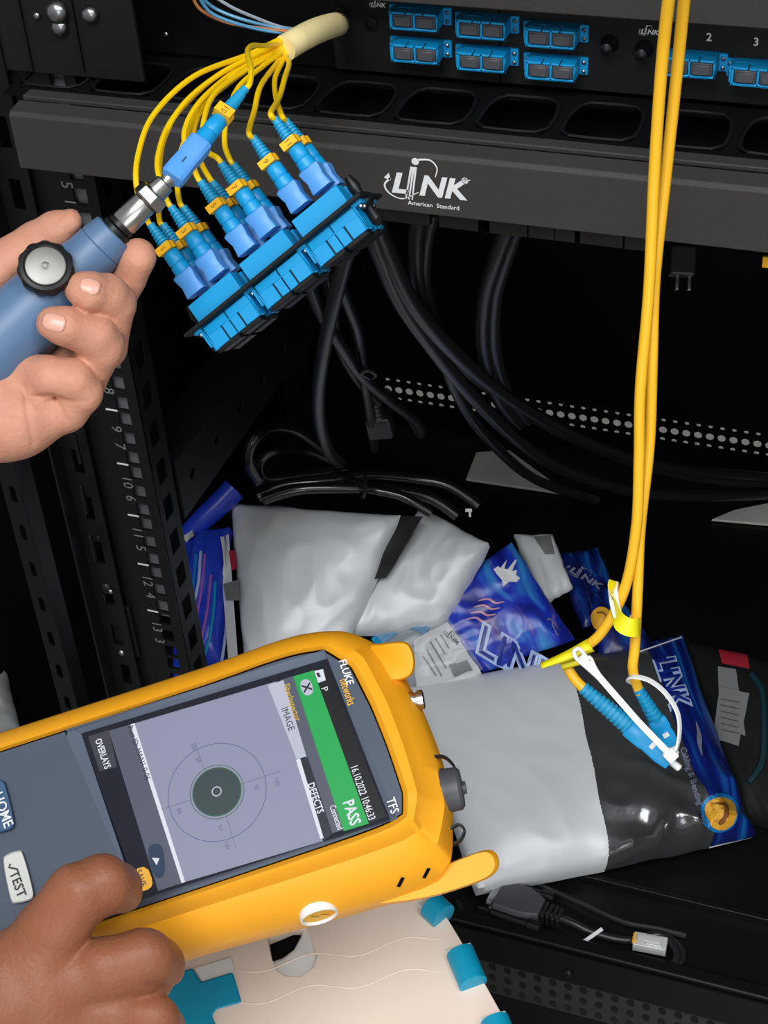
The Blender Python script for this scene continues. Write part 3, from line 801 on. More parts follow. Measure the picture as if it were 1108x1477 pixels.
# ================================================================== hanging duplex patch cord (two cords), tags and tie
def cord(label, pts, r, conn_a, conn_b, big):
    """pts: (px,py,d) from above down to the boot; connector from conn_a to conn_b"""
    A = P(*conn_a); B = P(*conn_b); t = thing('fibre_patch_cord', label, 'fibre cord', B, 'yellow cords hanging at the right')
    yd = unit(B - A); L_ = np.linalg.norm(B - A)
    z = -CZ - yd * (-CZ @ yd); x = np.cross(yd, unit(z)); f = Frame(A, x, yd)
    path = catmull([P(*q) for q in pts] + [A, A + yd * 0.004], 10)
    obj('cable', MB().tube(path, r, 12), M['amber_cable'], t)
    n = 12; R0 = 0.0047 * big
    def ring(y, rr): return [f.p(rr * math.cos(2 * math.pi * k / n), y, rr * math.sin(2 * math.pi * k / n)) for k in range(n)]
    lb = L_ * 0.52; loops = [ring(0, R0 * 0.66)]; y = 0.0
    while y < lb:
        q = R0 * (0.68 + 0.32 * y / lb); loops += [ring(y, q), ring(y + 0.0016, q), ring(y + 0.0017, q * 0.86), ring(y + 0.0023, q * 0.86)]; y += 0.0024
    loops.append(ring(lb + 0.0005, R0 * 1.02))
    obj('boot', MB().loft(loops), M['cyan_boot'], t, smooth=30)
    w = 0.0052 * big; h = 0.0042 * big
    mb = MB(); mb.loft([[f.p(sx * w * k, y, sz * h * k) for sx, sz in ((-1, -.75), (-.75, -1), (.75, -1), (1, -.75), (1, .75), (.75, 1), (-.75, 1), (-1, .75))] for y, k in
        [(lb, .86), (lb + .001, 1), (lb + (L_ - lb) * .35, 1.0), (lb + (L_ - lb) * .45, .9), (L_ - 0.006, .98), (L_ - 0.0005, .86), (L_, .8)]])
    body = obj('connector_body', mb, M['cyan'], t)
    obj('key_tab', MB().box((0, lb + (L_ - lb) * .55, h * 1.0), (0.0030, 0.0022, 0.0012), f), M['print'], body)
    obj('ferrule_cap', MB().lathe([(0.0017, L_ - 0.002), (0.0018, L_ + 0.005), (0.0012, L_ + 0.0055)], f, 10), M['white_pl'], t)
    return t, f
PC1, f1 = cord('yellow patch cord swinging left through the tied lemon tag', [(1010, -330, .74), (1004, -350, .64), (992, -250, .575), (975, -90, .585), (968, -30, .60), (955, 90, .63), (944, 250, .66), (936, 420, .685), (924, 560, .705), (922, 660, .72), (918, 760, .735), (901, 850, .75), (868, 912, .76), (836, 938, .765), (815, 950, .765), (826, 975, .764)], 0.0025, (841, 992, .762), (968, 1098, .755), 1.0)
PC2, f2 = cord('yellow patch cord hanging straight down with a folded paper tag', [(1032, -330, .75), (1026, -345, .65), (1014, -250, .585), (997, -90, .597), (990, -30, .612), (978, 90, .642), (961, 250, .67), (945, 400, .69), (941, 520, .705), (937, 640, .725), (924, 760, .74), (920, 850, .752), (916, 930, .76), (913, 965, .764)], 0.0025, (921, 994, .768), (968, 1075, .772), 0.86)
# lemon tag wrapped round the left cord
def tagpatch(parent, pts4, bend, m, name='tag', th=0.0005):
    c = [P(*q) for q in pts4]; nn = 10; vs = []; mb = MB()
    nrm = unit(np.cross(c[1] - c[0], c[3] - c[0])); nrm = -nrm if nrm @ CZ > 0 else nrm
    for j in range(5):
        for i in range(nn + 1):
            u = i / nn; w = j / 4
            p = (c[0] * (1 - u) + c[1] * u) * (1 - w) + (c[3] * (1 - u) + c[2] * u) * w
            vs.append(p + nrm * bend * (math.sin(math.pi * u) * .4 + math.sin(math.pi * w)))
    mb.add(vs, [(j * (nn + 1) + i, j * (nn + 1) + i + 1, (j + 1) * (nn + 1) + i + 1, (j + 1) * (nn + 1) + i) for j in range(4) for i in range(nn)])
    return obj(name, mb, M[m], parent, solid=th)
tagpatch(PC1, [(779, 956, .752), (842, 927, .750), (853, 942, .752), (838, 950, .756)][0:1] + [(846, 922, .750), (858, 940, .751), (781, 964, .753)], 0.003, 'tagyellow', 'identification_tag')
tagpatch(PC1, [(808, 957, .758), (852, 944, .757), (849, 955, .758), (812, 966, .759)], 0.001, 'tagyellow', 'identification_tag')
# small clear-and-lemon tag on the straight cord
c = P(917, 896, .752)
obj('identification_tag', MB().ribbon(catmull([P(886, 838, .752), P(884, 868, .750), P(893, 895, .744), P(908, 905, .742), P(921, 905, .746), P(922, 902, .757), P(908, 900, .760)], 6), 0.0085, 0.0004, CY), M['tagyellow'], PC2)
obj('tag_tail', MB().ribbon(catmull([P(885, 838, .754), P(884, 850, .752), P(887, 872, .748), P(892, 890, .746)], 5), 0.0045, 0.0004, CX), M['paper'], PC2)
# nylon tie holding both connectors together
TI = thing('cable_tie', 'white nylon tie looped round both hanging blue connectors', 'cable tie', P(970, 1096, .745))
obj('strap', MB().ribbon([P(838, 946, .742), P(872, 985, .742), P(920, 1040, .742), P(972, 1094, .744)], 0.0030, 0.0014, unit(CX * .7 - CY * .7)), M['tie'], TI)
obj('strap_end', MB().tube(catmull([P(868, 982, .742), P(848, 964, .742), P(832, 950, .744), P(828, 940, .746), P(836, 936, .746), P(846, 948, .744), P(852, 950, .744), P(860, 966, .742), P(880, 996, .742)], 6), 0.0010, 8), M['tie'], TI)
obj('strap_loop', MB().ribbon(catmull([P(972, 1094, .746), P(980, 1062, .748), P(978, 1030, .750), P(962, 1002, .752), P(938, 982, .754), P(914, 976, .756), P(906, 980, .762), P(916, 986, .772)], 8), 0.0026, 0.0010, CZ * .8 + CX * .5 - CY * .4), M['tie'], TI)
ft = Frame(P(963, 1085, .744), np.cross(unit(P(972, 1094, .744) - P(920, 1040, .742)), -CZ), unit(P(972, 1094, .744) - P(920, 1040, .742)))
obj('tie_head', MB().box((0, 0.002, 0), (0.0058, 0.0058, 0.0040), ft), M['tie'], TI, bevel=0.0008)
# ================================================================== folding stool the tester rests on
ZS = hitY(500, 1380, 0.47)[2]
STP = Plane((0, 0.47, ZS), (0.0, -0.12, 1.0))
def sp(px, py, off=0.0): return STP.hit(px, py, off)
ST = thing('folding_stool', 'cream plastic folding stool with teal hinge blocks under the tester', 'stool', np.array([*sp(450, 1450)[:2], 0.0]))
out = [(150, 1400), (400, 1300), (600, 1290), (628, 1296), (662, 1352), (690, 1402), (728, 1470), (790, 1590), (420, 1760), (60, 1600)]
# seat panel with a real hand hole: ring between outline and hole
hole = [(386, 1352), (420, 1338), (441, 1338), (449, 1352), (458, 1378), (452, 1396), (434, 1409), (412, 1408), (398, 1399), (390, 1376)]
def ang_sample(loop, c, angs):
    res = []
    for a in angs:
        d = np.array([math.cos(a), math.sin(a)]); best = None
        for i in range(len(loop)):
            p = np.array(loop[i], float) - c; q = np.array(loop[(i + 1) % len(loop)], float) - c
            e = q - p; den = d[0] * e[1] - d[1] * e[0]
            if abs(den) < 1e-9: continue
            t = (p[0] * e[1] - p[1] * e[0]) / den; s = (p[0] * d[1] - p[1] * d[0]) / den
            if t > 0 and -1e-6 <= s <= 1 + 1e-6 and (best is None or t > best): best = t
        res.append(tuple(c + d * best))
    return res
def angles_of(loops, c, n=96):
    a = [2 * math.pi * k / n for k in range(n)]
    for l in loops: a += [math.atan2(y - c[1], x - c[0]) % (2 * math.pi) for x, y in l]
    a = sorted(a); o = []
    for x in a:
        if not o or x - o[-1] > 1e-4: o.append(x)
    return o
hc = np.array([424.0, 1374.0]); ag = angles_of([out, hole], hc, 64)
oo = ang_sample(out, hc, ag); hh_ = ang_sample(hole, hc, ag); n = len(ag)
mb = MB(); TH = 0.008
mb.add([sp(*p) for p in oo] + [sp(*p) for p in hh_] + [sp(*p) - STP.n * TH for p in oo] + [sp(*p) - STP.n * TH for p in hh_],
       [f for i in range(n) for j in [(i + 1) % n] for f in [(i, j, n + j, n + i), (2 * n + i, 3 * n + i, 3 * n + j, 2 * n + j), (i, 2 * n + i, 2 * n + j, j), (n + i, n + j, 3 * n + j, 3 * n + i)]])
obj('seat_panel', mb, M['cream'], ST, bevel=0.0012)
# curved grip tongue seen through the hole, raised wave ribs, teal cross inlay
tg = [(390, 1388), (398, 1402), (415, 1411), (438, 1410), (456, 1396), (460, 1378), (450, 1340), (438, 1338), (434, 1352), (424, 1370), (408, 1382)]
obj('grip_tongue', MB().prism([sp(x, y, -0.0082) for x, y in tg], [sp(x, y, -0.003) for x, y in tg]), M['white_pl'], ST, bevel=0.002)
obj('hole_shade_sheet', MB().prism([sp(x, y, -0.0095) for x, y in [(370, 1330), (470, 1330), (470, 1420), (370, 1420)]], [sp(x, y, -0.0085) for x, y in [(370, 1330), (470, 1330), (470, 1420), (370, 1420)]]), M['deep'], ST)  # black sheet added under the hole to stand for the dark below
for y0 in (1400, 1446):
    pts = [sp(345 + i * 24, y0 - i * 4 + 7 * math.sin(i * 1.1), -0.0003) for i in range(13)]
    obj('wave_rib', MB().tube(catmull(pts, 5), 0.0005, 6), M['cream'], ST)
cross = [(228, 1412), (278, 1396), (290, 1416), (336, 1402), (349, 1446), (312, 1456), (306, 1466), (318, 1492), (250, 1520), (200, 1480)]
obj('cross_inlay', MB().prism([sp(x, y, -0.004) for x, y in cross], [sp(x, y, 0.0018) for x, y in cross]), M['teal'], ST, 'teal cross inlay', bevel=0.0012)
obj('inlay_recess', MB().prism([sp(x, y, -0.003) for x, y in [(280, 1396), (334, 1380), (340, 1402), (292, 1418)]], [sp(x, y, 0.0006) for x, y in [(280, 1396), (334, 1380), (340, 1402), (292, 1418)]]), M['white_pl'], ST, bevel=0.0005)
for a, b, w in (((612, 1308), (648, 1324), 26), ((650, 1376), (694, 1422), 34), ((700, 1474), (742, 1520), 34)):
    cx, cy = (a[0] + b[0]) / 2, (a[1] + b[1]) / 2
    q = [(a[0] - 4, a[1] + 2), (a[0] + w * .9, a[1] - 8), (b[0] + 6, b[1] - 8), (b[0] - w * .8, b[1] + 6)]
    obj('recess_frame', MB().prism([sp(x + (x - cx) * .12 - 3, y + (y - cy) * .12 - 5, -0.004) for x, y in q], [sp(x + (x - cx) * .12 - 3, y + (y - cy) * .12 - 5, 0.0008) for x, y in q]), M['white_pl'], ST, bevel=0.0006)
    c0 = sp((q[0][0] + q[1][0]) / 2, (q[0][1] + q[1][1]) / 2, 0.002); c1 = sp((q[2][0] + q[3][0]) / 2, (q[2][1] + q[3][1]) / 2, 0.002)
    obj('hinge_block', MB().tube([c0, c0 * .98 + c1 * .02, c0 * .02 + c1 * .98, c1], [0.0065, 0.0078, 0.0078, 0.0065], 16), M['teal'], ST)
for s in (0, 1):
    a = [(230, 1440), (560, 1350)] if s == 0 else [(400, 1660), (690, 1540)]
    p = [sp(*q) - STP.n * (TH + 0.001) for q in a]; g = [np.array([v[0], v[1], 0.0]) for v in p]
    dirn = unit(np.array([p[1][0] - p[0][0], p[1][1] - p[0][1], 0])); nn_ = np.array([-dirn[1], dirn[0], 0]) * 0.008
    obj('leg_panel', MB().hexa([p[0] - nn_, p[1] - nn_, p[1] + nn_, p[0] + nn_, g[0] - nn_, g[1] - nn_, g[1] + nn_, g[0] + nn_]), M['cream'], ST)

# ================================================================== handheld fibre tester
DT = 0.71
ut = unit(CX * 0.948 - CY * 0.316); sd = math.sin(math.radians(27)); cd = math.cos(math.radians(27))
upd = unit(-CX * 0.316 - CY * 0.948)
TP = Plane(P(300, 1130, DT), upd * sd - CZ * cd)
def tp(px, py, off=0.0): return TP.hit(px, py, off)
TS = thing('fibre_tester', 'amber rubber handheld tester with slate face and lit display showing PASS', 'tester', tp(300, 1130, -0.05))
loops_px = [   # height below the face, then the outline: TL, top, corner, right side, lower corner, BL
 (-0.003, [(-90, 1113), (300, 987), (440, 936), (494, 938), (523, 991), (548, 1045), (575, 1122), (587, 1162), (575, 1186), (300, 1278), (-90, 1408)]),
 (0.000, [(-90, 1108), (300, 982), (442, 930), (499, 932), (530, 988), (555, 1043), (582, 1121), (594, 1164), (580, 1192), (300, 1284), (-90, 1413)]),
 (-0.002, [(-90, 1098), (300, 973), (440, 921), (508, 921), (545, 983), (570, 1040), (597, 1120), (607, 1168), (585, 1199), (300, 1291), (-90, 1420)]),
 (-0.010, [(-90, 1088), (300, 963), (436, 913), (516, 912), (562, 980), (588, 1040), (614, 1120), (622, 1182), (590, 1213), (300, 1306), (-90, 1435)]),
 (-0.016, [(-90, 1086), (300, 961), (438, 910), (530, 910), (576, 978), (608, 1044), (636, 1124), (646, 1190), (617, 1240), (300, 1334), (-90, 1464)]),
 (-0.030, [(-90, 1100), (300, 978), (444, 922), (546, 916), (592, 988), (626, 1058), (650, 1136), (657, 1200), (646, 1270), (300, 1364), (-90, 1486)]),
 (-0.042, [(-90, 1130), (300, 1008), (450, 952), (548, 940), (596, 1004), (628, 1066), (648, 1140), (655, 1205), (644, 1284), (300, 1376), (-90, 1496)]),
 (-0.052, [(-90, 1170), (300, 1050), (450, 1000), (530, 985), (578, 1050), (600, 1095), (618, 1150), (630, 1215), (606, 1290), (300, 1370), (-90, 1490)]),
]
def densify(lp, rad=0.2):
    """tight rounded corners: every corner gets a neighbour a short way along each edge"""
    o = []; n = len(lp)
    for i in range(n):
        p = np.array(lp[i], float); a = np.array(lp[i - 1], float); b = np.array(lp[(i + 1) % n], float)
        if i in (0, n - 1): o += [p, p, p]; continue
        for q in (a, b):
            L_ = np.linalg.norm(q - p); o.append(p + (q - p) * min(0.45, 26.0 / L_))
    return o
L3 = []
for off, lp in loops_px:
    pp = chaikin(densify(lp), 2)
    L3.append([tp(p[0], p[1], off) for p in pp])
mb = MB().loft(L3, cap0=False); hous = obj('housing', mb, M['tester'], TS, smooth=32)
# slate faceplate: ring round the display opening, sloped inner walls
FO = -0.0022
fo = [tuple(p) for p in chaikin(densify([(-94, 1116), (300, 989), (440, 939), (492, 941), (520, 992), (546, 1046), (573, 1123), (585, 1162), (573, 1184), (300, 1276), (-94, 1406)]), 2)]
DH = [(92, 1053), (468, 937), (574, 1181), (200, 1304)]
DI = [(117, 1058), (472, 950), (563, 1182), (196, 1300)]
fc = np.array([330.0, 1125.0]); ag = angles_of([fo, DH], fc, 120); A = ang_sample(fo, fc, ag); B = ang_sample(DH, fc, ag); n = len(ag)
mb = MB(); mb.add([tp(*p, FO) for p in A] + [tp(*p, FO) for p in B] + [tp(*p, FO - 0.008) for p in A],
                  [f for i in range(n) for j in [(i + 1) % n] for f in [(i, j, n + j, n + i), (i, 2 * n + i, 2 * n + j, j)]])
face = obj('faceplate', mb, M['slate'], TS, smooth=30)
mb = MB(); DO = -0.0062
a4 = [tp(*p, FO) for p in DH]; b4 = [tp(*p, DO) for p in DI]
mb.add(a4 + b4, [(i, (i + 1) % 4, 4 + (i + 1) % 4, 4 + i) for i in range(4)])
obj('display_bezel', mb, M['slate_lit'], face, smooth=0)
mb = MB(); mb.prism([tp(*p, DO - 0.002) for p in DI], [tp(*p, DO) for p in DI]); disp = obj('display', mb, M['glass'], TS, smooth=0)

def poly(px, off, m, name, parent=disp, chk=0):
    pts = [np.array(p, float) for p in px]
    if chk: pts = chaikin(pts, chk)
    mb = MB(); mb.add([tp(p[0], p[1], DO + off) for p in pts], [tuple(range(len(pts)))])
    return obj(name, mb, M[m], parent, smooth=0)
def stext(s, px, py, size_px, m, off=0.0006, parent=disp, bold=0.0, sx=1.0, align='CENTER', base=DO, slope=None, shear=0.0):
    o = tp(px, py, base + off)
    dx, dy = slope or (0.325, 0.946)
    xd = unit(tp(px + dx * 10, py + dy * 10, base + off) - o); e = tp(px + 9.48, py - 3.16, base + off) - o; yd = unit(e - xd * (e @ xd))
    return put_text(s, o, xd, yd, size_px * DT / F, M[m], parent, bold, shear, align, sx)
poly([(192, 1044), (398, 983), (466, 1213), (264, 1273)], 0.0001, 's_lav', 'image_area')
poly([(188, 1045), (194, 1043), (267, 1272), (262, 1274)], 0.0003, 's_white', 'image_border')
poly([(157, 1054), (188, 1045), (262, 1274), (228, 1285)], 0.0001, 's_grey', 'tool_strip')
poly([(127, 1062), (157, 1053), (169, 1106), (144, 1113)], 0.0002, 's_btn', 'overlays_button')
stext('OVERLAYS', 148, 1087, 14.5, 's_white', bold=0.02, sx=0.72)
stext('Port ID: MAN1 0-06', 187, 1047, 12, 's_ink', align='LEFT', sx=0.9)
stext('"', 186, 1050, 10, 's_ink')
poly([(211, 1222), (226, 1215), (236, 1222), (239, 1258), (232, 1268), (221, 1264)], 0.0003, 's_blueb', 'play_button', chk=2)
poly([(219, 1237), (230, 1238), (226, 1248)], 0.0006, 's_white', 'play_mark')
poly([(193, 1254), (212, 1249), (221, 1272), (217, 1282), (200, 1287)], 0.0004, 's_yel', 'save_button', chk=1)
stext('SAVE', 203, 1267, 13, 's_ink', off=0.0008, bold=0.01, sx=0.9)
# tab column, result band, status bar
poly([(386, 988), (409, 981), (442, 1091), (428, 1095)], 0.0004, 's_pale', 'image_tab')
poly([(404, 981), (424, 975), (496, 1197), (476, 1203)], 0.0003, 's_grey', 'title_strip')
poly([(428, 1097), (444, 1092), (480, 1203), (468, 1212)], 0.0004, 's_dark', 'defects_tab')
poly([(462, 1210), (467, 1209), (433, 1094), (427, 1096)], 0.0005, 's_white', 'tab_edge')
poly([(422, 976), (452, 967), (532, 1188), (496, 1199)], 0.0003, 's_green', 'result_band')
poly([(452, 967), (472, 961), (558, 1178), (532, 1188)], 0.0002, 's_black', 'status_bar')
stext('FiberInspector', 421, 1013, 14, 's_gold', bold=0.012, sx=0.74)
stext('IMAGE', 415, 1037, 14.5, 's_ink', bold=0.0, sx=0.9)
stext('DEFECTS', 455, 1151, 14.5, 's_white', bold=0.02, sx=0.82)
stext('PASS', 507, 1172, 23, 's_white', bold=0.025, sx=0.78)
stext('Connected', 485, 1179, 13, 's_white', bold=0.015, sx=0.64)
stext('16.10.2022 10:46:33', 523, 1143, 15.5, 's_white', bold=0.01, sx=0.68)
poly([(431, 982), (447, 978), (454, 1000), (438, 1005)], 0.0006, 's_pale', 'close_button', chk=2)
stext('X', 442, 992, 18, 's_dark', off=0.0009, bold=0.03)
poly([(453, 968), (466, 965), (470, 981), (459, 985)], 0.0006, 's_white', 'battery_icon'); poly([(456, 971), (460, 970), (463, 976), (459, 977)], 0.0008, 's_dark', 'battery_icon')
stext('P', 468, 994, 14, 's_white')
# scope rings
c0 = tp(313, 1142, DO + 0.0004); xu = unit(tp(323, 1142, DO + .0004) - c0); yu = unit(tp(313, 1152, DO + .0004) - c0); yu = unit(yu - xu * (yu @ xu)); pxm = DT / F
def ringp(r, r0, off, m, name):
    v, f = disc2d(0, 0, r * pxm, 48, r0 * pxm)
    return flat(name, v, f, lambda x, y: c0 + xu * x + yu * y + TP.n * off, M[m], disp)
ringp(73.5, 72.4, 0.0, 's_ring', 'scope_ring'); ringp(36.5, 0, 0.0001, 's_gring', 'scope_disc'); ringp(34.6, 0, 0.0003, 's_disc', 'scope_disc'); ringp(7.5, 5.8, 0.0006, 's_pale', 'scope_ring')
ringp(40.5, 39.6, 0.0, 's_gring', 'scope_ring')
for px, py, s in ((286, 1096, '50'), (279, 1078, '100'), (370, 1136, '50'), (399, 1127, '100'), (318, 1194, '50'), (327, 1219, '100'), (258, 1170, '50')):
    stext(s, px, py, 9, 's_tick')
for a, b in (((281, 1070), (300, 1126)), ((321, 1160), (341, 1225)), ((345, 1132), (405, 1112)), ((230, 1168), (282, 1152))):
    d = np.array([b[1] - a[1], a[0] - b[0]], float); d = d / np.linalg.norm(d) * 0.35
    poly([(a[0] + d[0], a[1] + d[1]), (b[0] + d[0], b[1] + d[1]), (b[0] - d[0], b[1] - d[1]), (a[0] - d[0], a[1] - d[1])], 0.0003, 's_tick', 'scope_tick')
# writing on the faceplate
stext('FLUKE', 499, 969, 16, 'print', base=FO, bold=0.02, sx=0.92, shear=0.1)
stext('networks', 501, 998, 18, 'gold', base=FO, bold=0.01, sx=0.62)
stext('TFS', 566, 1162, 18, 'print', base=FO, bold=0.01, sx=0.85)
# keys
def key(px, m, name, h=0.003):
    pts = chaikin([np.array(p, float) for p in px], 2)
    mb = MB().loft([[tp(p[0], p[1], FO - 0.002) for p in pts], [tp(p[0], p[1], FO + h * .7) for p in pts], [tp(p[0] + (np.mean(pts, 0)[0] - p[0]) * .06, p[1] + (np.mean(pts, 0)[1] - p[1]) * .06, FO + h) for p in pts]], cap0=False)
    return obj(name, mb, M[m], face, smooth=30)
k = key([(-40, 1137), (-6, 1126), (4, 1124), (9, 1134), (21, 1184), (20, 1194), (10, 1199), (-30, 1208)], 'key_blue', 'home_key')
stext('HOME', 4, 1168, 21, 'print', base=FO + 0.003, bold=0.01, sx=0.95, parent=k)
k = key([(3, 1240), (8, 1232), (28, 1226), (33, 1228), (49, 1286), (48, 1296), (40, 1300), (20, 1304), (15, 1300)], 'key_white', 'test_key')
stext('TEST', 25, 1275, 19, 'ink_dark', base=FO + 0.003, bold=0.01, sx=1.0, parent=k)
mbk = MB(); v, f = ribbon2d([(0, 0), (4, 4), (11, -7)], 2.6); 
o4 = tp(15, 1246, FO + 0.0036); e1 = unit(tp(18.2, 1255.4, FO + .0036) - o4); e2 = unit(tp(24.5, 1242.8, FO + .0036) - o4)
flat('check_mark', v, f, lambda x, y: o4 + (e1 * x - e2 * y) * pxm, M['ink_dark'], k)
# end fittings: bumpers, ports, dust caps, straps
def bumper(px, o0, o1, name='bumper'):
    pts = chaikin([np.array(p, float) for p in px], 2); cen = np.mean(pts, 0)
    def L(o, k): return [tp(p[0] + (cen[0] - p[0]) * k, p[1] + (cen[1] - p[1]) * k, o) for p in pts]
    return obj(name, MB().loft([L(o0, .1), L(o0 - 0.003, 0.0), L(o1 + 0.003, 0.0), L(o1, .1)]), M['tester'], TS, smooth=50)
bumper([(520, 932), (560, 926), (588, 924), (597, 940), (600, 962), (592, 978), (570, 984), (548, 980)], -0.012, -0.036)
bumper([(470, 1312), (600, 1262), (655, 1242), (700, 1224), (716, 1228), (722, 1246), (714, 1262), (690, 1274), (600, 1302)], -0.036, -0.050)
def endport(px, py, off, r, ln_, m, name, prof=None, parent=TS):
    o = tp(px, py, off); yd = unit(tp(px + 9.48, py - 1.6, off) - o); f = Frame(o, TP.n, yd)
    return obj(name, MB().lathe(prof or [(r * .8, -0.006), (r, -0.0055), (r, ln_ * .8), (r * .85, ln_)], f, 18), M[m], parent)
endport(596, 1011, -0.024, 0.0046, 0.0045, 'steel', 'metal_port', [(0.0046, -0.008), (0.0046, 0.0005), (0.0038, 0.0006), (0.0038, 0.0022), (0.0046, 0.0023), (0.0046, 0.0048), (0.0034, 0.0052)])
endport(634, 1142, -0.026, 0.0092, 0.009, 'cap', 'dust_cap', [(0.0095, -0.012), (0.0100, -0.006), (0.0104, 0.003), (0.0100, 0.0036), (0.0098, 0.0090), (0.0084, 0.0104), (0.003, 0.0106), (0.0028, 0.0122), (0.001, 0.0123)])
obj('cap_strap', MB().ribbon(catmull([tp(612, 1104, -0.022), tp(622, 1094, -0.020), tp(640, 1092, -0.022), tp(654, 1104, -0.026), tp(658, 1118, -0.028)], 6), 0.0030, 0.001, TP.n), M['black_plastic'], TS)
obj('cap_strap', MB().ribbon(catmull([tp(644, 1206, -0.03), tp(650, 1196, -0.028), tp(662, 1190, -0.028), tp(670, 1198, -0.030), tp(664, 1212, -0.032), tp(652, 1218, -0.033), tp(640, 1216, -0.034)], 6), 0.0030, 0.001, TP.n), M['black_plastic'], TS)
# things set into the lower flank
tbvh = BVHTree.FromPolygons([tuple(p) for p in MB().loft(L3, cap0=False).v], MB().loft(L3, cap0=False).f)
def cast(px, py, lift=0.0003):
    r = unit(ray(px, py)); loc, nn, idx, dist = tbvh.ray_cast(Vector(CAMPOS), Vector(r))
    if loc is None: return tp(px, py, -0.02), -CZ
    nn = np.array(nn); nn = -nn if nn @ r > 0 else nn
    return np.array(loc) + nn * lift, nn
for px, py in ((578, 1272), (615, 1259)):
    c, nn = cast(px, py, 0.0); f = Frame(c, unit(cast(px + 8, py + 1, 0.0)[0] - c), nn)
    obj('slot', MB().box((0, 0.0, 0), (0.0016, 0.0008, 0.0056), f), M['deep'], hous, 'dark lanyard slot', smooth=0)
c, nn = cast(460, 1320, 0.0); f = Frame(c, ut, unit(-CZ * 0.55 - upd * 0.83))
obj('round_clip', MB().lathe([(0.0074, -0.006), (0.0086, -0.006), (0.0087, 0.0006), (0.0084, 0.0012), (0.0077, 0.0012), (0.0074, 0.0006), (0.0074, -0.006)], f, 32, caps=False), M['white_pl'], hous, 'white ring of the stand clip')
obj('clip_disc', MB().lathe([(0.0073, -0.006), (0.0073, 0.0), (0.001, 0.0002)], f, 24), M['band'], hous)
for a, b in (((-3, -2), (0, 1)), ((1, -1), (4, 2))):
    v, fq = ribbon2d([np.array(a) * 0.0011, np.array(b) * 0.0011], 0.0006)
    flat('clip_mark', v, fq, lambda x, y: f.p(x, 0.0004, y), M['ink'], hous)
# ================================================================== hands (one closed skin each, built as a distance field)
def surface_nets(D, org, h):
    s = D < 0
    nx, ny, nz = D.shape
    c = np.zeros((nx - 1, ny - 1, nz - 1), int)
    for i in (0, 1):
        for j in (0, 1):
            for k in (0, 1): c += s[i:nx - 1 + i, j:ny - 1 + j, k:nz - 1 + k]
    act = (c > 0) & (c < 8); idx = -np.ones(act.shape, int); cells = np.argwhere(act); idx[act] = np.arange(len(cells))
    pos = np.zeros((len(cells), 3)); cnt = np.zeros(len(cells))
    ed = []
    for i in range(8):
        for b in range(3):
            if not (i >> b) & 1: ed.append((i, i | (1 << b)))
    for a, b in ed:
        oa = np.array([a & 1, (a >> 1) & 1, (a >> 2) & 1]); ob = np.array([b & 1, (b >> 1) & 1, (b >> 2) & 1])
        da = D[tuple((cells + oa).T)]; db = D[tuple((cells + ob).T)]
        cr = (da < 0) != (db < 0); t = np.where(cr, da / np.where(cr, da - db, 1), 0)
        pos += np.where(cr[:, None], oa + (ob - oa) * t[:, None], 0); cnt += cr
    V = (cells + pos / cnt[:, None]) * h + org
    Fs = []
    for ax in range(3):
        o1 = [0, 0, 0]; o1[ax] = 1
        a = s[tuple(slice(0, D.shape[q] - o1[q]) for q in range(3))]; b = s[tuple(slice(o1[q], D.shape[q]) for q in range(3))]
        e = np.argwhere(a != b); u, v = (ax + 1) % 3, (ax + 2) % 3
        ok = (e[:, u] > 0) & (e[:, v] > 0) & (e[:, u] < D.shape[u] - 1) & (e[:, v] < D.shape[v] - 1); e = e[ok]
        def cell(du, dv):
            q = e.copy(); q[:, u] -= du; q[:, v] -= dv; return idx[tuple(q.T)]
        quad = np.stack([cell(1, 1), cell(0, 1), cell(0, 0), cell(1, 0)], 1); flip = ~a[tuple(e.T)]
        quad[flip] = quad[flip][:, ::-1]; Fs.append(quad)
    return V, np.concatenate(Fs)
def capsule(X, a, b, ra, rb):
    a = np.array(a, float); b = np.array(b, float); ab = b - a
    t = np.clip(((X - a) @ ab) / max(ab @ ab, 1e-9), 0, 1)
    return np.linalg.norm(X - a - t[..., None] * ab, axis=-1) - (ra + (rb - ra) * t)
def smin(a, b, k):
    h = np.maximum(k - np.abs(a - b), 0) / k
    return np.minimum(a, b) - h * h * k * 0.25
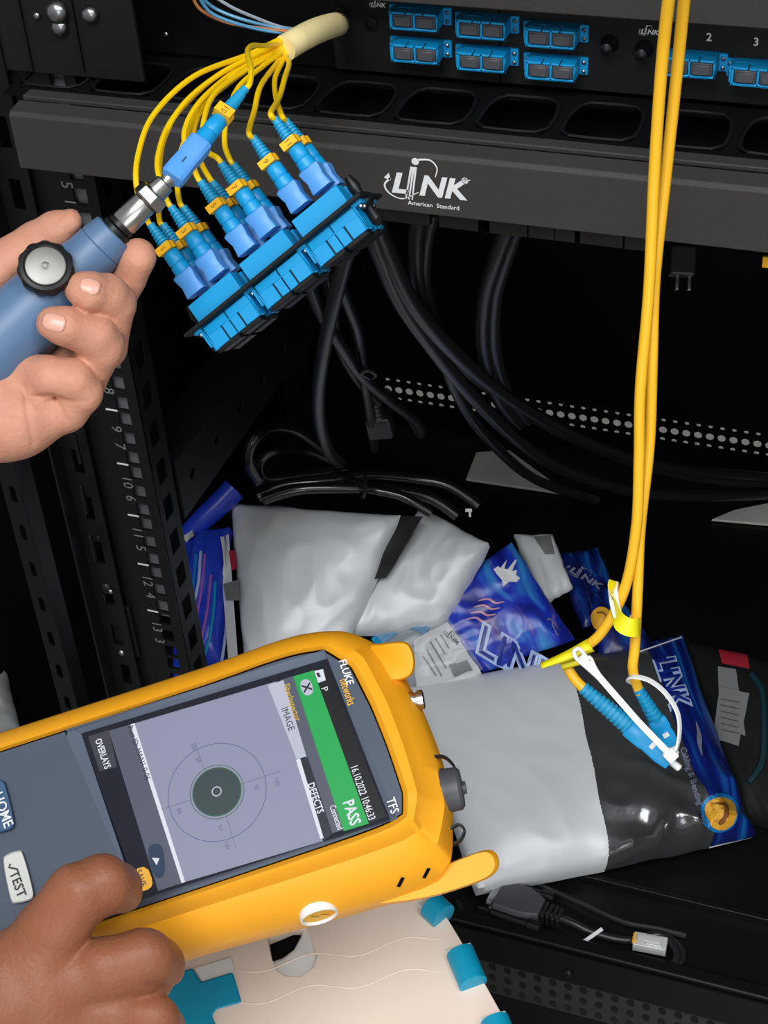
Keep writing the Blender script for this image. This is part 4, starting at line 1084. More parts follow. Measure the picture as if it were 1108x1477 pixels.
def hand_mesh(fingers, palm, lo, hi, step, kf, kp, grooves=(), flats=()):
    ax = [np.arange(lo[i], hi[i], step) for i in range(3)]
    X = np.stack(np.meshgrid(*ax, indexing='ij'), -1)
    D = None
    for a, b in palm:
        d = capsule(X, a[:3], b[:3], a[3], b[3]); D = d if D is None else smin(D, d, 34)
    FD = None
    for ch, kpalm in fingers:
        d = None
        for a, b in zip(ch[:-1], ch[1:]):
            c = capsule(X, a[:3], b[:3], a[3], b[3]); d = c if d is None else smin(d, c, 7)
        FD = (d, kpalm) if FD is None else (smin(FD[0], d, kf), kpalm)
    D = smin(D, FD[0], kp)
    for pts, wid, dep, zlim in grooves:
        g = None
        for a, b in zip(pts[:-1], pts[1:]):
            a3 = np.array([a[0], a[1]]); b3 = np.array([b[0], b[1]]); ab = b3 - a3
            t = np.clip(((X[..., :2] - a3) @ ab) / (ab @ ab), 0, 1); dd = np.linalg.norm(X[..., :2] - a3 - t[..., None] * ab, axis=-1)
            g = dd if g is None else np.minimum(g, dd)
        D = D + dep * np.exp(-(g / wid) ** 2) * (X[..., 2] < zlim)
    V, Fq = surface_nets(D, np.array(lo, float), step)
    # light Laplacian smoothing
    e = np.concatenate([Fq[:, [0, 1]], Fq[:, [1, 2]], Fq[:, [2, 3]], Fq[:, [3, 0]]])
    for _ in range(3):
        acc = np.zeros_like(V); n = np.zeros(len(V)); np.add.at(acc, e[:, 0], V[e[:, 1]]); np.add.at(acc, e[:, 1], V[e[:, 0]]); np.add.at(n, e[:, 0], 1); np.add.at(n, e[:, 1], 1)
        V = V * .45 + acc / n[:, None] * .55
    return V, Fq
def make_hand(name, label, d0, m, V, Fq, tips):
    s = d0 / F
    Wd = CAMPOS + (np.stack([(V[:, 0] - W / 2) / F, (V[:, 1] - H / 2) / F, np.ones(len(V))], 1) * (d0 + V[:, 2:3] * s)) @ R.T
    mb = MB(); mb.v = Wd.tolist(); mb.f = [tuple(int(i) for i in q) for q in Fq]
    o = obj(name, mb, M[m], None, smooth=180); tag(o, label, 'hand')
    tri = BVHTree.FromPolygons([tuple(p) for p in mb.v], mb.f)
    return o, tri
def nail(parent, tri, c, axis, wpx, lpx):
    """nail plate: pixel centre, axis towards the finger's end; shaped on the skin under it"""
    ax = np.array(axis, float); ax /= np.linalg.norm(ax); sx = np.array([-ax[1], ax[0]]); nu, nv = 9, 10; top = []; ok = True
    for j in range(nv):
        for i in range(nu):
            u = -1 + 2 * i / (nu - 1); v = -1 + 2 * j / (nv - 1)
            ww = wpx / 2 * (1 - 0.30 * max(0, v) ** 3 - 0.22 * max(0, -v) ** 3); ll = lpx / 2 * (1 - 0.16 * u * u)
            q = np.array(c) + sx * u * ww + ax * v * ll; r = unit(ray(*q))
            loc, nn, _, _ = tri.ray_cast(Vector(CAMPOS), Vector(r))
            if loc is None: return
            nn = np.array(nn); nn = -nn if nn @ r > 0 else nn
            top.append(np.array(loc) + nn * (0.00055 - 0.0008 * (abs(u) ** 6)) )
    mb = MB(); mb.add(top, [(j * nu + i, j * nu + i + 1, (j + 1) * nu + i + 1, (j + 1) * nu + i) for j in range(nv - 1) for i in range(nu - 1)])
    obj('fingernail', mb, M['nail'], parent, smooth=180, solid=0.0004)

# ---- left hand round the probe
DHN = 0.635
fing = [
 ([(80, 530, 60, 36), (150, 470, 52, 28), (184, 402, 36, 26), (198, 371, 14, 28)], 0),               # index: round the back, tip past the collar
 ([(70, 560, 40, 36), (150, 500, 40, 33), (165, 438, -2, 31), (154, 426, -18, 31), (128, 420, -42, 28.5), (116, 416, -46, 24)], 0),   # middle
 ([(30, 590, 25, 38), (120, 545, 30, 34), (146, 500, -8, 33), (136, 485, -22, 32), (92, 470, -48, 28), (76, 466, -52, 24.5)], 0),     # ring
 ([(0, 628, 20, 38), (96, 592, 8, 31), (118, 566, -8, 30), (104, 548, -20, 31), (70, 543, -20, 30), (40, 536, -2, 27)], 0),        # little
 ([(-60, 430, 40, 46), (-10, 388, 44, 34), (50, 348, 40, 28), (80, 331, 34, 27), (99, 320, 26, 20)], 0),                              # thumb behind the body
]
palm = [((-60, 560, 45, 74), (24, 592, 34, 58)), ((24, 592, 34, 58), (44, 548, 44, 46)), ((-60, 560, 45, 74), (-70, 450, 55, 60)), ((-60, 560, 45, 74), (-190, 640, 40, 82)), ((-70, 600, 20, 60), (20, 612, 6, 40))]
gro = [([(34, 556), (40, 600), (48, 640)], 2.6, 3.6, 60), ([(36, 574), (78, 570), (96, 606)], 2.6, 3.0, 60), ([(78, 572), (104, 580), (128, 578)], 2.6, 2.0, 60), ([(74, 323), (84, 318), (96, 300)], 2.6, 2.2, 60), ([(150, 410), (154, 420)], 3, .8, 40), ([(122, 486), (130, 500)], 3, 1.0, 40), ([(0, 600), (30, 610), (44, 622)], 3, 1.4, 60)]
V, Fq = hand_mesh(fing, palm, (-200, 270, -100), (260, 720, 130), 3.2, 3.0, 16, gro)
HL, tri = make_hand('hand', 'left hand gripping the blue-grey probe, fingers curled over its body', DHN, 'skin_l', V, Fq, None)
nail(HL, tri, (130, 413), (-1, -0.3), 27, 29)
nail(HL, tri, (78, 465), (-1, -0.25), 30, 34)

# ---- inspection probe
def hp(px, py, dz): return P(px, py, DHN + dz * DHN / F)
s_ = DHN / F
p_tip = hp(262, 241, 0); p_end = hp(-60, 556, 20)
ax_ = unit(p_end - p_tip)
Fr = Frame(p_tip, np.cross(ax_, CZ), ax_)
IP = thing('inspection_probe', 'blue-grey fibre inspection probe with black focus knob and steel tip', 'probe', hp(90, 400, 0))
obj('tip', MB().lathe([(q[0] * s_, q[1] * s_) for q in [(6, 0), (8.5, 1), (9, 14), (12, 16), (12.5, 28), (10.5, 29), (10.5, 31), (15, 34), (16.5, 52)]], Fr, 24), M['steel'], IP)
obj('hex_nut', MB().lathe([(q[0] * s_, q[1] * s_) for q in [(17, 51), (25, 54), (26, 70), (18, 74)]], Fr, 6), M['steel'], IP, bevel=0.0006)
obj('barrel', MB().lathe([(q[0] * s_, q[1] * s_) for q in [(16, 73), (19, 75), (20, 116), (18, 119)]], Fr, 28), M['steel'], IP)
obj('neck', MB().lathe([(q[0] * s_, q[1] * s_) for q in [(17, 118), (21, 120), (21, 125), (19, 126), (24, 128), (24, 136)]], Fr, 28), M['black_plastic'], IP)
obj('collar', MB().lathe([(q[0] * s_, q[1] * s_) for q in [(22, 136), (30, 135), (33, 137), (35.5, 150), (36.5, 164), (30, 165)]], Fr, 36), M['probe'], IP)
bl = []
for y, a, b in [(163, 33.5, 33.5), (166, 37, 37), (190, 38.5, 39), (215, 44, 46), (240, 50, 54), (290, 56, 62), (340, 60, 66), (420, 62, 70), (500, 58, 66)]:
    bl.append([Fr.p(a * s_ * math.cos(2 * math.pi * k / 36), y * s_, b * s_ * math.sin(2 * math.pi * k / 36)) for k in range(36)])
bl0 = Fr
def shift_loop(l, dx): return l
obj('body', MB().loft(bl), M['probe'], IP)
kc = hp(66, 386, -58); kd = unit(-CZ + CX * 0.16 - CY * 0.22)
kf = Frame(kc, CX, kd)
n = 44; prof = [(33, -26, 0), (36, -22, 1), (40, -8, 1), (40, 2, 1), (36, 7, 0), (31, 8.5, 0), (29, 7, 0)]
lp = []
for r, y, g in prof:
    lp.append([kf.p((r - (1.8 if (g and (k // 2) % 2) else 0)) * s_ * math.cos(2 * math.pi * k / n), y * s_, (r - (1.8 if (g and (k // 2) % 2) else 0)) * s_ * math.sin(2 * math.pi * k / n)) for k in range(n)])
kn = obj('focus_knob', MB().loft(lp), M['black_plastic'], IP, smooth=30)
obj('knob_disc', MB().lathe([(q[0] * s_, q[1] * s_) for q in [(28, 5), (28, 7.5), (26.5, 8.2), (6, 8.2), (5.5, 7.0), (3, 7.0), (2.5, 8.0), (0.5, 8.0)]], kf, 36), M['knobsteel'], kn, 'steel disc on the knob')

# ---- right hand pressing the display
DHR = 0.655
fing = [
 ([(40, 1420, 10, 62), (70, 1350, -14, 52), (112, 1292, -30, 47), (148, 1276, -22, 44), (168, 1280, 4, 37), (176, 1288, 24, 30)], 0),   # index pressing down
 ([(60, 1440, 10, 60), (150, 1404, -8, 52), (208, 1386, -4, 47), (224, 1392, 20, 42), (216, 1412, 60, 34), (190, 1430, 90, 30)], 0),   # middle, folded under
 ([(60, 1480, 10, 60), (160, 1472, 4, 50), (216, 1476, 14, 45), (228, 1486, 40, 40), (206, 1506, 80, 33)], 0),                          # ring
 ([(30, 1540, 20, 56), (130, 1560, 20, 46), (180, 1566, 40, 38), (176, 1590, 80, 30)], 0),                                              # little
 ([(-40, 1560, 40, 60), (20, 1620, 90, 40), (90, 1610, 130, 32)], 0),                                                                   # thumb underneath
]
palm = [((-60, 1500, 20, 120), (50, 1450, 10, 74)), ((50, 1450, 10, 74), (60, 1540, 20, 70)), ((-60, 1500, 20, 120), (-220, 1600, 30, 130)), ((-30, 1420, 14, 70), (40, 1400, 8, 62))]
gro = [([(122, 1322), (152, 1345), (160, 1342)], 4, 2.2, 60), ([(168, 1300), (160, 1312)], 3, 1.2, 60), ([(214, 1420), (232, 1424), (250, 1420)], 5, 5.0, 60),
       ([(92, 1296), (104, 1308)], 3, 0.9, 0), ([(84, 1304), (97, 1316)], 3, 0.9, 0)]
V, Fq = hand_mesh(fing, palm, (-300, 1190, -150), (300, 1720, 180), 4.0, 5.0, 24, gro)
HR, tri = make_hand('hand', 'right hand in the lower left corner, index finger pressing the tester display', DHR, 'skin_r', V, Fq, None)
# ================================================================== film bags on the base deck
def pick(c):
    return hitZ(c[0], c[1], c[2])
class Bag:
    def __init__(self, name, label, corners, T, amp, seed, freq=(3.0, 4.0), ramp=0.0, cat='bag', group=None, lean=0.3, ends=(1, 1)):
        self.c = [pick(q) for q in corners]       # TL TR BR BL
        n = unit(np.cross(self.c[1] - self.c[0], self.c[3] - self.c[0])); self.n = -n if n @ CZ > 0 else n
        self.T, self.amp, self.seed, self.freq, self.ramp, self.ends = T, amp, seed, freq, ramp, ends
        lo = min(self.c, key=lambda p: p[2])
        self.t = thing(name, label, cat, np.array([np.mean([p[0] for p in self.c]), np.mean([p[1] for p in self.c]), lo[2]]), group)
        self.V = []; self.Fc = []
    def base(self, u, v):
        c = self.c; p = (c[0] * (1 - u) + c[1] * u) * (1 - v) + (c[3] * (1 - u) + c[2] * u) * v
        e = 0.0016 * noise.noise(Vector((u * 5, v * 5, self.seed + 9)))
        return p + unit(c[1] - c[0]) * e + unit(c[3] - c[0]) * e
    def height(self, u, v):
        uu = abs(2 * u - 1) ** 4; vv = abs(2 * v - 1) ** 4
        env = max(0.0, (1 - uu) * (1 - vv)) ** 0.7
        a, b = self.freq
        q = noise.noise(Vector((u * a, v * b, self.seed)))
        r1 = 1 - abs(noise.noise(Vector((u * a * 1.6 + v * 1.5, v * b * .8 - u, self.seed + 3)))) * 2.2
        r2 = 1 - abs(noise.noise(Vector((u * a * 3 - v * 2.5, v * b * 2.2 + u * 2, self.seed + 5)))) * 2.2
        loc = 1 + self.ramp * v ** 3 * min(1.0, max(0.12, 3.5 * u - 1.3))
        return self.T * env + self.amp * loc * (q * 1.2 + 0.6 * r1 + 0.28 * r2 * loc) * (0.25 + 0.75 * min(1, env * 3))
    def surf(self, u, v, lift=0.0):
        return self.base(u, v) + self.n * (self.height(u, v) + lift)
    def panel(self, name, u0, u1, m, v0=0.0, v1=1.0, nu=44, nv=40, lift=0.0, edge=0.0, thick=0.0008, uedge=None):
        """u limits may be (top, bottom) pairs for slanted boundaries"""
        U0 = u0 if isinstance(u0, tuple) else (u0, u0); U1 = u1 if isinstance(u1, tuple) else (u1, u1)
        front = []; back = []; uvs = []
        for j in range(nv + 1):
            v = v0 + (v1 - v0) * j / nv
            a = U0[0] * (1 - v) + U0[1] * v; b = U1[0] * (1 - v) + U1[1] * v
            for i in range(nu + 1):
                u = a + (b - a) * i / nu
                front.append(self.surf(u, v, lift)); back.append(self.base(u, v) + self.n * min(self.height(u, v) + lift - thick, -0.0) if thick > 0.0015 else self.surf(u, v, lift - thick))
                uvs.append((i / nu, j / nv))
        n = (nu + 1) * (nv + 1); fs = []
        for j in range(nv):
            for i in range(nu):
                a = j * (nu + 1) + i; fs += [(a, a + 1, a + nu + 2, a + nu + 1), (n + a, n + a + nu + 1, n + a + nu + 2, n + a + 1)]
        rim = [i for i in range(nu + 1)] + [j * (nu + 1) + nu for j in range(1, nv + 1)] + [nv * (nu + 1) + i for i in range(nu - 1, -1, -1)] + [j * (nu + 1) for j in range(nv - 1, 0, -1)]
        for k in range(len(rim)):
            a, b = rim[k], rim[(k + 1) % len(rim)]; fs.append((a, n + a, n + b, b))
        mb = MB(); mb.add(front + back, fs)
        o = obj(name, mb, M[m], self.t, smooth=60)
        me = o.data; uvl = me.uv_layers.new(name='uv')
        if len(me.vertices) == 2 * n:
            for li, lp in enumerate(me.loops): uvl.data[li].uv = uvs[lp.vertex_index % n]
        k0 = len(self.V); self.V += [tuple(p) for p in front]; self.Fc += [tuple(q + k0 for q in f) for f in fs[0:2 * nu * nv:2]]
        self.bvh = None
        return o
    def cast(self, px, py, lift=0.0005):
        if self.bvh is None: self.bvh = BVHTree.FromPolygons(self.V, self.Fc)
        r = unit(ray(px, py)); loc, nn, _, _ = self.bvh.ray_cast(Vector(CAMPOS), Vector(r))
        if loc is None:
            pl = Plane(np.mean(self.c, 0), self.n); return pl.hit(px, py, lift)
        nn = np.array(nn); nn = -nn if nn @ r > 0 else nn
        return np.array(loc) + nn * lift
    def art(self, name, v2, f, o, xd, yd, m, parent, lift=0.0006, label=None):
        return flat(name, v2, f, lambda x, y: self.cast(o[0] + xd[0] * x + yd[0] * y, o[1] + xd[1] * x + yd[1] * y, lift), M[m], parent, label)
    def poly(self, name, px, m, parent, lift=0.0006, label=None):
        """thin printed or paper patch following the bag: quad px TL TR BR BL gridded"""
        mb = MB(); nn = 10; vs = []
        c = [np.array(q, float) for q in px]
        for j in range(nn + 1):
            for i in range(nn + 1):
                u, v = i / nn, j / nn; p = (c[0] * (1 - u) + c[1] * u) * (1 - v) + (c[3] * (1 - u) + c[2] * u) * v; vs.append(self.cast(p[0], p[1], lift))
        mb.add(vs, [(j * (nn + 1) + i, j * (nn + 1) + i + 1, (j + 1) * (nn + 1) + i + 1, (j + 1) * (nn + 1) + i) for j in range(nn) for i in range(nn)])
        return obj(name, mb, M[m], parent, label, smooth=180, solid=-0.0)

# ---- upright blue bag at the left
b = Bag('cable_bag', 'blue printed bag standing at the left end of the pile', [(266, 768, .350), (330, 760, .365), (336, 960, .30), (250, 978, .29)], 0.018, 0.004, 1.3, (2, 2))
o = b.panel('printed_film', 0.0, (0.98, .86), 'royal', nu=24, nv=40, thick=0.012)
for k, (a, c, m) in enumerate((((290, 796), (268, 900), 'print_blue'), ((326, 800), (318, 960), 'print_blue'), ((283, 800), (256, 950), 'glow_blue'), ((296, 800), (262, 968), 'magenta'), ((304, 830), (276, 968), 'magenta'), ((310, 840), (288, 966), 'bluecable'))):
    pts = [b.cast(a[0] * (1 - t) + c[0] * t + 6 * math.sin(t * 3), a[1] * (1 - t) + c[1] * t, 0.0006) for t in np.linspace(0, 1, 14)]
    obj('print_glare_stripe', MB().tube(pts, 0.0014, 6), M[m], b.t, 'pale violet stripe' if m == 'magenta' else None)  # pale stripes paint glare on the film; violet ones are its own colour
b.poly('paper_flap', [(316, 778), (330, 770), (344, 960), (330, 962)], 'paper', b.t, 0.004, 'white paper insert')  # white insert, widened to stand in for glare on the film
b.poly('red_mark', [(330, 795), (339, 793), (342, 820), (334, 823)], 'red', b.t, 0.0055, 'red print')
b.poly('grey_mark', [(322, 842), (345, 836), (346, 866), (326, 866)], 'paper_dim', b.t, 0.0055)
fold = catmull([pick((268, 776, .352)), pick((290, 752, .366)), pick((318, 726, .378)), pick((338, 706, .386))], 6)
obj('rolled_header', MB().tube([fold[0] - (fold[1] - fold[0]) * .1] + fold + [fold[-1] + (fold[-1] - fold[-2]) * .4], [0.004] + list(np.linspace(0.0095, 0.0115, len(fold))) + [0.004], 14), M['royal'], b.t, 'rolled blue header')
b.poly('painted_glare', [(268, 777), (282, 768), (284, 776), (272, 786)], 'paper', b.t, 0.004)  # white patch painting a spot of glare

# ---- large grey bags behind
b = Bag('grey_bag', 'largest pale grey film bag behind the tester, left of the dark gap', [(333, 726, .372), (578, 744, .385), (500, 925, .318), (352, 955, .305)], 0.013, 0.0042, 4.1, (1.3, 1.5))
b.panel('film', 0, 1, 'silver', nu=60, nv=50, thick=0.009)
b.panel('dark_strip', 1.0, (1.13, 1.04), 'black_plastic', 0.0, 0.5, nu=8, nv=20, lift=-0.001)
b = Bag('grey_bag', 'pale grey film bag with pointed top between the dark gap and the blue header', [(606, 730, .368), (705, 785, .360), (640, 905, .310), (498, 915, .312)], 0.012, 0.0036, 8.7, (1.3, 1.4))
b.panel('film', 0, 1, 'silver', nu=46, nv=46, thick=0.008)
b = Bag('grey_bag', 'small grey film corner poking out behind the blue header', [(742, 772, .318), (796, 770, .318), (826, 846, .300), (780, 872, .298)], 0.006, 0.002, 2.7, (2, 2))
b.panel('film', 0, 1, 'silver', nu=16, nv=20, thick=0.004)
b.poly('label_corner', [(770, 775), (794, 773), (800, 800), (786, 800)], 'paper_dim', b.t, 0.001)

# ---- dim navy bags at the back right
b = Bag('cable_bag', 'dim navy headed bag at the back with a faint word mark', [(800, 800, .300), (862, 790, .300), (900, 880, .285), (840, 905, .280)], 0.004, 0.002, 6.2, (2, 2))
hd = b.panel('header_card', 0, 1, 'nebula_dim', nu=16, nv=20, thick=0.003)
v, f = link_logo(False); b.art('word_mark', v, f, (818, 824), (44, 26), (10, -30), 'dimprint', hd)
b = Bag('cable_bag', 'dim navy bag at the back showing a gold disc', [(846, 858, .296), (884, 846, .298), (945, 930, .272), (868, 960, .268)], 0.005, 0.002, 3.9, (2, 2))
hd = b.panel('header_card', 0, 1, 'nebula_dim', nu=16, nv=20, thick=0.003)
v, f = disc2d(0, 0, 1, 24); b.art('gold_disc', v, f, (868, 893), (15, 4), (3, -17), 'gold', hd, label='gold printed disc')
v, f = ribbon2d(catmull([(-.5, .4), (.1, .5), (.5, 0), (.1, -.6)], 5), 0.16); b.art('disc_emblem', v, f, (868, 893), (15, 4), (3, -17), 'goldink', hd, 0.001)

# ---- clear bag with blue header in the middle
b = Bag('cable_bag', 'clear cable bag with bright blue header and white paper label behind the tester', [(536, 914, .30), (738, 783, .345), (828, 922, .292), (592, 1010, .262)], 0.012, 0.0028, 5.5, (3, 3))
body = b.panel('backing_film', 0.0, (0.40, 0.45), 'film_grey', nu=26, nv=40, thick=0.006)
hd = b.panel('header_card', (0.365, 0.42), 1.0, 'nebula', nu=40, nv=40, lift=0.001, thick=0.003)
for k in range(3):
    pts = [b.cast(px, py, 0.003) for px, py in catmull([np.array(q, float) for q in [(538 - 2 * k, 925 + 10 * k), (556, 908 + 9 * k), (580, 893 + 8 * k), (604, 890 + 9 * k), (618, 900 + 10 * k)]], 6)]
    obj('blue_cable', MB().tube(pts, 0.0026, 8), M['bluecable'], b.t, 'coil of blue network cable')
lb = b.poly('paper_label', [(598, 926), (647, 900), (697, 972), (603, 996)], 'paper', b.t, 0.0068, 'white paper label')
v, f = link_logo(False); b.art('word_mark', v, f, (640, 916), (19, 14), (8, -16), 'ink_dark', lb, 0.0082)
def text_px(bag, s, o, xd, yd, m, parent, lift=0.0006, bold=0.0, shear=0.0, align='LEFT', name='lettering'):
    v, f = text2d(s, bold, shear, align); return bag.art(name, v, f, o, xd, yd, m, parent, lift)
for k, (x, y, l_) in enumerate(((620, 926, 44), (628, 922, 30), (615, 938, 40), (636, 917, 24), (612, 948, 30))):
    v, f = ribbon2d([(0, 0), (1, 0)], 0.16); b.art('label_line', v, f, (x, y), (l_ * .55, l_ * .85), (12, -8), 'paper_dim', lb, 0.0082)
b.poly('label_box', [(648, 960), (672, 952), (678, 962), (654, 971)], 'paper_dim', lb, 0.0082)
b.panel('clear_film', 0.02, (0.40, 0.45), 'clear', 0.02, 0.98, nu=20, nv=30, lift=0.0095)
v, f = link_logo(False); text_px(b, 'LINK', (690, 921), (54, 31), (14, -56), 'print_blue', hd, 0.0012, 0.07, 0.0, name='word_mark')
text_px(b, 'LINK', (690, 921), (54, 31), (14, -56), 'deep_blue', hd, 0.0020, 0.0, 0.0, name='word_mark')
sky = [(0, 0), (.1, .25), (.2, .2), (.26, .7), (.33, .25), (.45, .3), (.52, .85), (.58, .9), (.62, .3), (.75, .45), (.82, .2), (1, .15), (.95, -.1), (.7, -.25), (.6, -.55), (.45, -.3), (.2, -.15)]
b.art('city_print', sky, [tuple(range(len(sky)))], (712, 822), (36, 16), (14, -26), 'print', hd, 0.0008, 'white skyline print')
for k in range(4):
    v, f = ribbon2d(catmull([(0, 0), (.35, .3), (.7, .2), (1, .45)], 5), [0.03 + 0.12 * math.sin(math.pi * i / 15) for i in range(16)])
    b.art('streak_print', v, f, (672 + 6 * k, 894 - 9 * k), (34, 10), (8, -20), 'pink_print', hd, 0.0009, 'pale pink streak print')
v, f = ribbon2d(catmull([(-.6, .4), (-.2, .7), (.1, .3), (.0, -.3), (.5, -1.6)], 6), 0.22); b.art('hang_hook', v, f, (796, 900), (10, 4), (-2, -9), 'dimprint', hd, 0.0009)
v, f = ribbon2d([(0, 0), (1, 0)], 0.03); b.art('header_seam', v, f, (690, 815), (86, 145), (60, -30), 'dimprint', hd, 0.0007)

# ---- large silver bag in front with blue header
b = Bag('silver_bag', 'large silver film bag with blue header at the front right of the pile', [(588, 992, .278), (984, 918, .262), (1086, 1208, .222), (690, 1282, .226)], 0.022, 0.0020, 12.2, (1.8, 1.8), 6.0)
b.panel('white_film', 0, (0.555, 0.462), 'silver', nu=56, nv=56, thick=0.014)
b.panel('smoky_film', (0.553, 0.460), (0.845, 0.84), 'silver_dark', nu=56, nv=64, thick=0.012)
hd = b.panel('header_card', (0.842, 0.838), 1.0, 'nebula_front', nu=20, nv=60, lift=0.0018, thick=0.004)
text_px(b, 'LINK', (955, 949), (11, 32), (38, -12), 'print_blue', hd, 0.0012, 0.08, 0.15, name='word_mark')
text_px(b, 'LINK', (955, 949), (11, 32), (38, -12), 'deep_blue', hd, 0.0020, 0.01, 0.15, name='word_mark')
text_px(b, 'Cabling & Bending', (984, 1079), (3.6, 11.2), (12, -4), 'dimprint', hd, 0.0012, 0.02)
v, f = disc2d(0, 0, 1, 30); b.art('disc_glow', v, f, (1037, 1172), (27, 3), (4, -27), 'glow_blue', hd, 0.0014)
b.art('gold_disc', v, f, (1038, 1173), (22, 4), (4, -21), 'gold', hd, 0.0024, 'gold printed disc')
v, f = ribbon2d(catmull([(-.55, .5), (0, .55), (.35, .1), (.15, -.5), (-.3, -.6)], 6), [0.05 + .16 * math.sin(math.pi * i / 24) for i in range(25)]); b.art('disc_emblem', v, f, (1038, 1173), (22, 4), (4, -21), 'goldink', hd, 0.0032)
v, f = ribbon2d(catmull([(-1, .3), (-.2, .2), (.3, -.2), (1, -.3)], 6), [0.1 + .6 * math.sin(math.pi * i / 18) for i in range(19)]); b.art('streak_print', v, f, (1008, 1066), (7, 24), (8, -3), 'dimprint', hd, 0.0009)
for e0, e1 in (((921, 941), (984, 919)), ((1021, 1223), (1086, 1207))):
    pts = [b.cast(e0[0] + (e1[0] - e0[0]) * t, e0[1] + (e1[1] - e0[1]) * t, 0.0004) for t in (0.02, .25, .5, .75, .98)]
    obj('card_edge', MB().tube(pts, 0.0006, 6), M['paper'], hd)

# ---- dark clear bag at the right edge
b = Bag('cable_bag', 'dim smoky cable bag with white paper labels at the right edge', [(984, 922, .250), (1180, 972, .262), (1190, 1220, .215), (1066, 1176, .212)], 0.012, 0.003, 15.0, (2, 2))
b.panel('smoky_film', 0, 1, 'matte_black', nu=30, nv=30, thick=0.01)
b.poly('paper_label', [(1036, 962), (1062, 966), (1076, 1062), (1040, 1050)], 'paper_dim', b.t, 0.001)
l2 = b.poly('paper_label', [(1040, 992), (1082, 1002), (1066, 1078), (1030, 1066)], 'paper_dim', b.t, 0.0022, 'folded white paper label')
for k in range(6):
    v, f = ribbon2d([(0, 0), (1, 0)], 0.12); b.art('label_line', v, f, (1042 + 0 * k, 1010 + 9 * k), (26, 6), (2, -9), 'cap', l2, 0.0034)
b.poly('red_badge', [(1036, 938), (1078, 946), (1082, 966), (1042, 958)], 'red', b.t, 0.0012, 'red badge print')
obj('coiled_cable', MB().tube(catmull([b.cast(*q, 0.002) for q in [(1085, 975), (1100, 1000), (1104, 1050), (1100, 1100), (1080, 1130)]], 6), 0.0028, 8), M['dark_teal'], b.t)
b = Bag('film_scrap', 'pale crumpled film scrap at the left edge beside the tester', [(-60, 940, .36), (4, 962, .36), (26, 1052, .33), (-60, 1090, .33)], 0.01, 0.004, 21.0, (3, 3), cat='film')
b.panel('film', 0, 1, 'paper_dim', nu=16, nv=24, thick=0.006)
# ================================================================== black cables inside the rack
def cable(label, pts, r, group='black cables behind the cover', n=10, m='rubber', extra=None, name='power_cable'):
    path = catmull([P(*q) for q in pts], 8)
    o = obj(name, MB().tube(path, r * (1.3 if pts[0][2] < 1.3 else 1.12), n), M[m]); return tag(o, label, 'cable', group)
cable('thick black cable starting beside the adapter plate, upper of the sweep', [(536, 300, .86), (552, 345, .90), (588, 425, .97), (638, 490, 1.05), (700, 548, 1.16), (780, 602, 1.32), (880, 650, 1.48), (990, 678, 1.58), (1130, 690, 1.66)], 0.0042)
cable('thick black cable running under the upper one of the sweep', [(530, 312, .87), (546, 360, .91), (578, 435, .985), (622, 498, 1.06), (668, 556, 1.15), (732, 622, 1.30), (800, 672, 1.44), (900, 706, 1.55), (1000, 716, 1.6), (1130, 712, 1.66)], 0.0042)
cable('black cable dropping behind the word mark and joining the sweep', [(606, 300, .92), (600, 350, .95), (602, 410, 1.0), (616, 460, 1.05), (650, 510, 1.13), (712, 562, 1.24), (800, 618, 1.40), (900, 662, 1.52), (1010, 690, 1.6), (1130, 700, 1.67)], 0.0040)
cable('second black cable dropping behind the word mark', [(624, 305, .93), (614, 350, .96), (612, 410, 1.01), (630, 475, 1.08), (656, 560, 1.20), (700, 628, 1.33), (770, 690, 1.48), (860, 722, 1.58)], 0.0036)
cable('left cable of the pair hanging right of the word mark', [(736, 320, .93), (716, 372, .97), (700, 430, 1.03), (698, 500, 1.11), (716, 570, 1.22), (748, 612, 1.32)], 0.0042)
cable('right cable of the pair hanging right of the word mark', [(748, 322, .94), (729, 375, .98), (714, 432, 1.04), (713, 500, 1.12), (730, 562, 1.22), (762, 606, 1.33)], 0.0038)
cable('thin black cord hanging straight below the adapter plate', [(502, 360, .95), (486, 420, 1.0), (470, 490, 1.08), (460, 560, 1.18), (462, 610, 1.26), (474, 650, 1.34), (490, 668, 1.38)], 0.0040)
cable('black cord crossing behind the adapter plate towards the cable tie', [(446, 410, 1.0), (462, 450, 1.04), (492, 500, 1.10), (520, 540, 1.17), (560, 576, 1.25), (600, 608, 1.33), (606, 626, 1.36), (590, 600, 1.34), (556, 566, 1.28)], 0.0032)
cable('black cord looping beside the thin straight cord', [(486, 400, 1.0), (500, 436, 1.04), (516, 480, 1.10), (524, 540, 1.2), (534, 600, 1.3), (540, 648, 1.38)], 0.0030)
cable('black cord from the plate down to the inline connector', [(468, 390, 1.02), (480, 440, 1.06), (486, 490, 1.12), (504, 530, 1.2), (526, 560, 1.26), (546, 580, 1.30)], 0.0030)
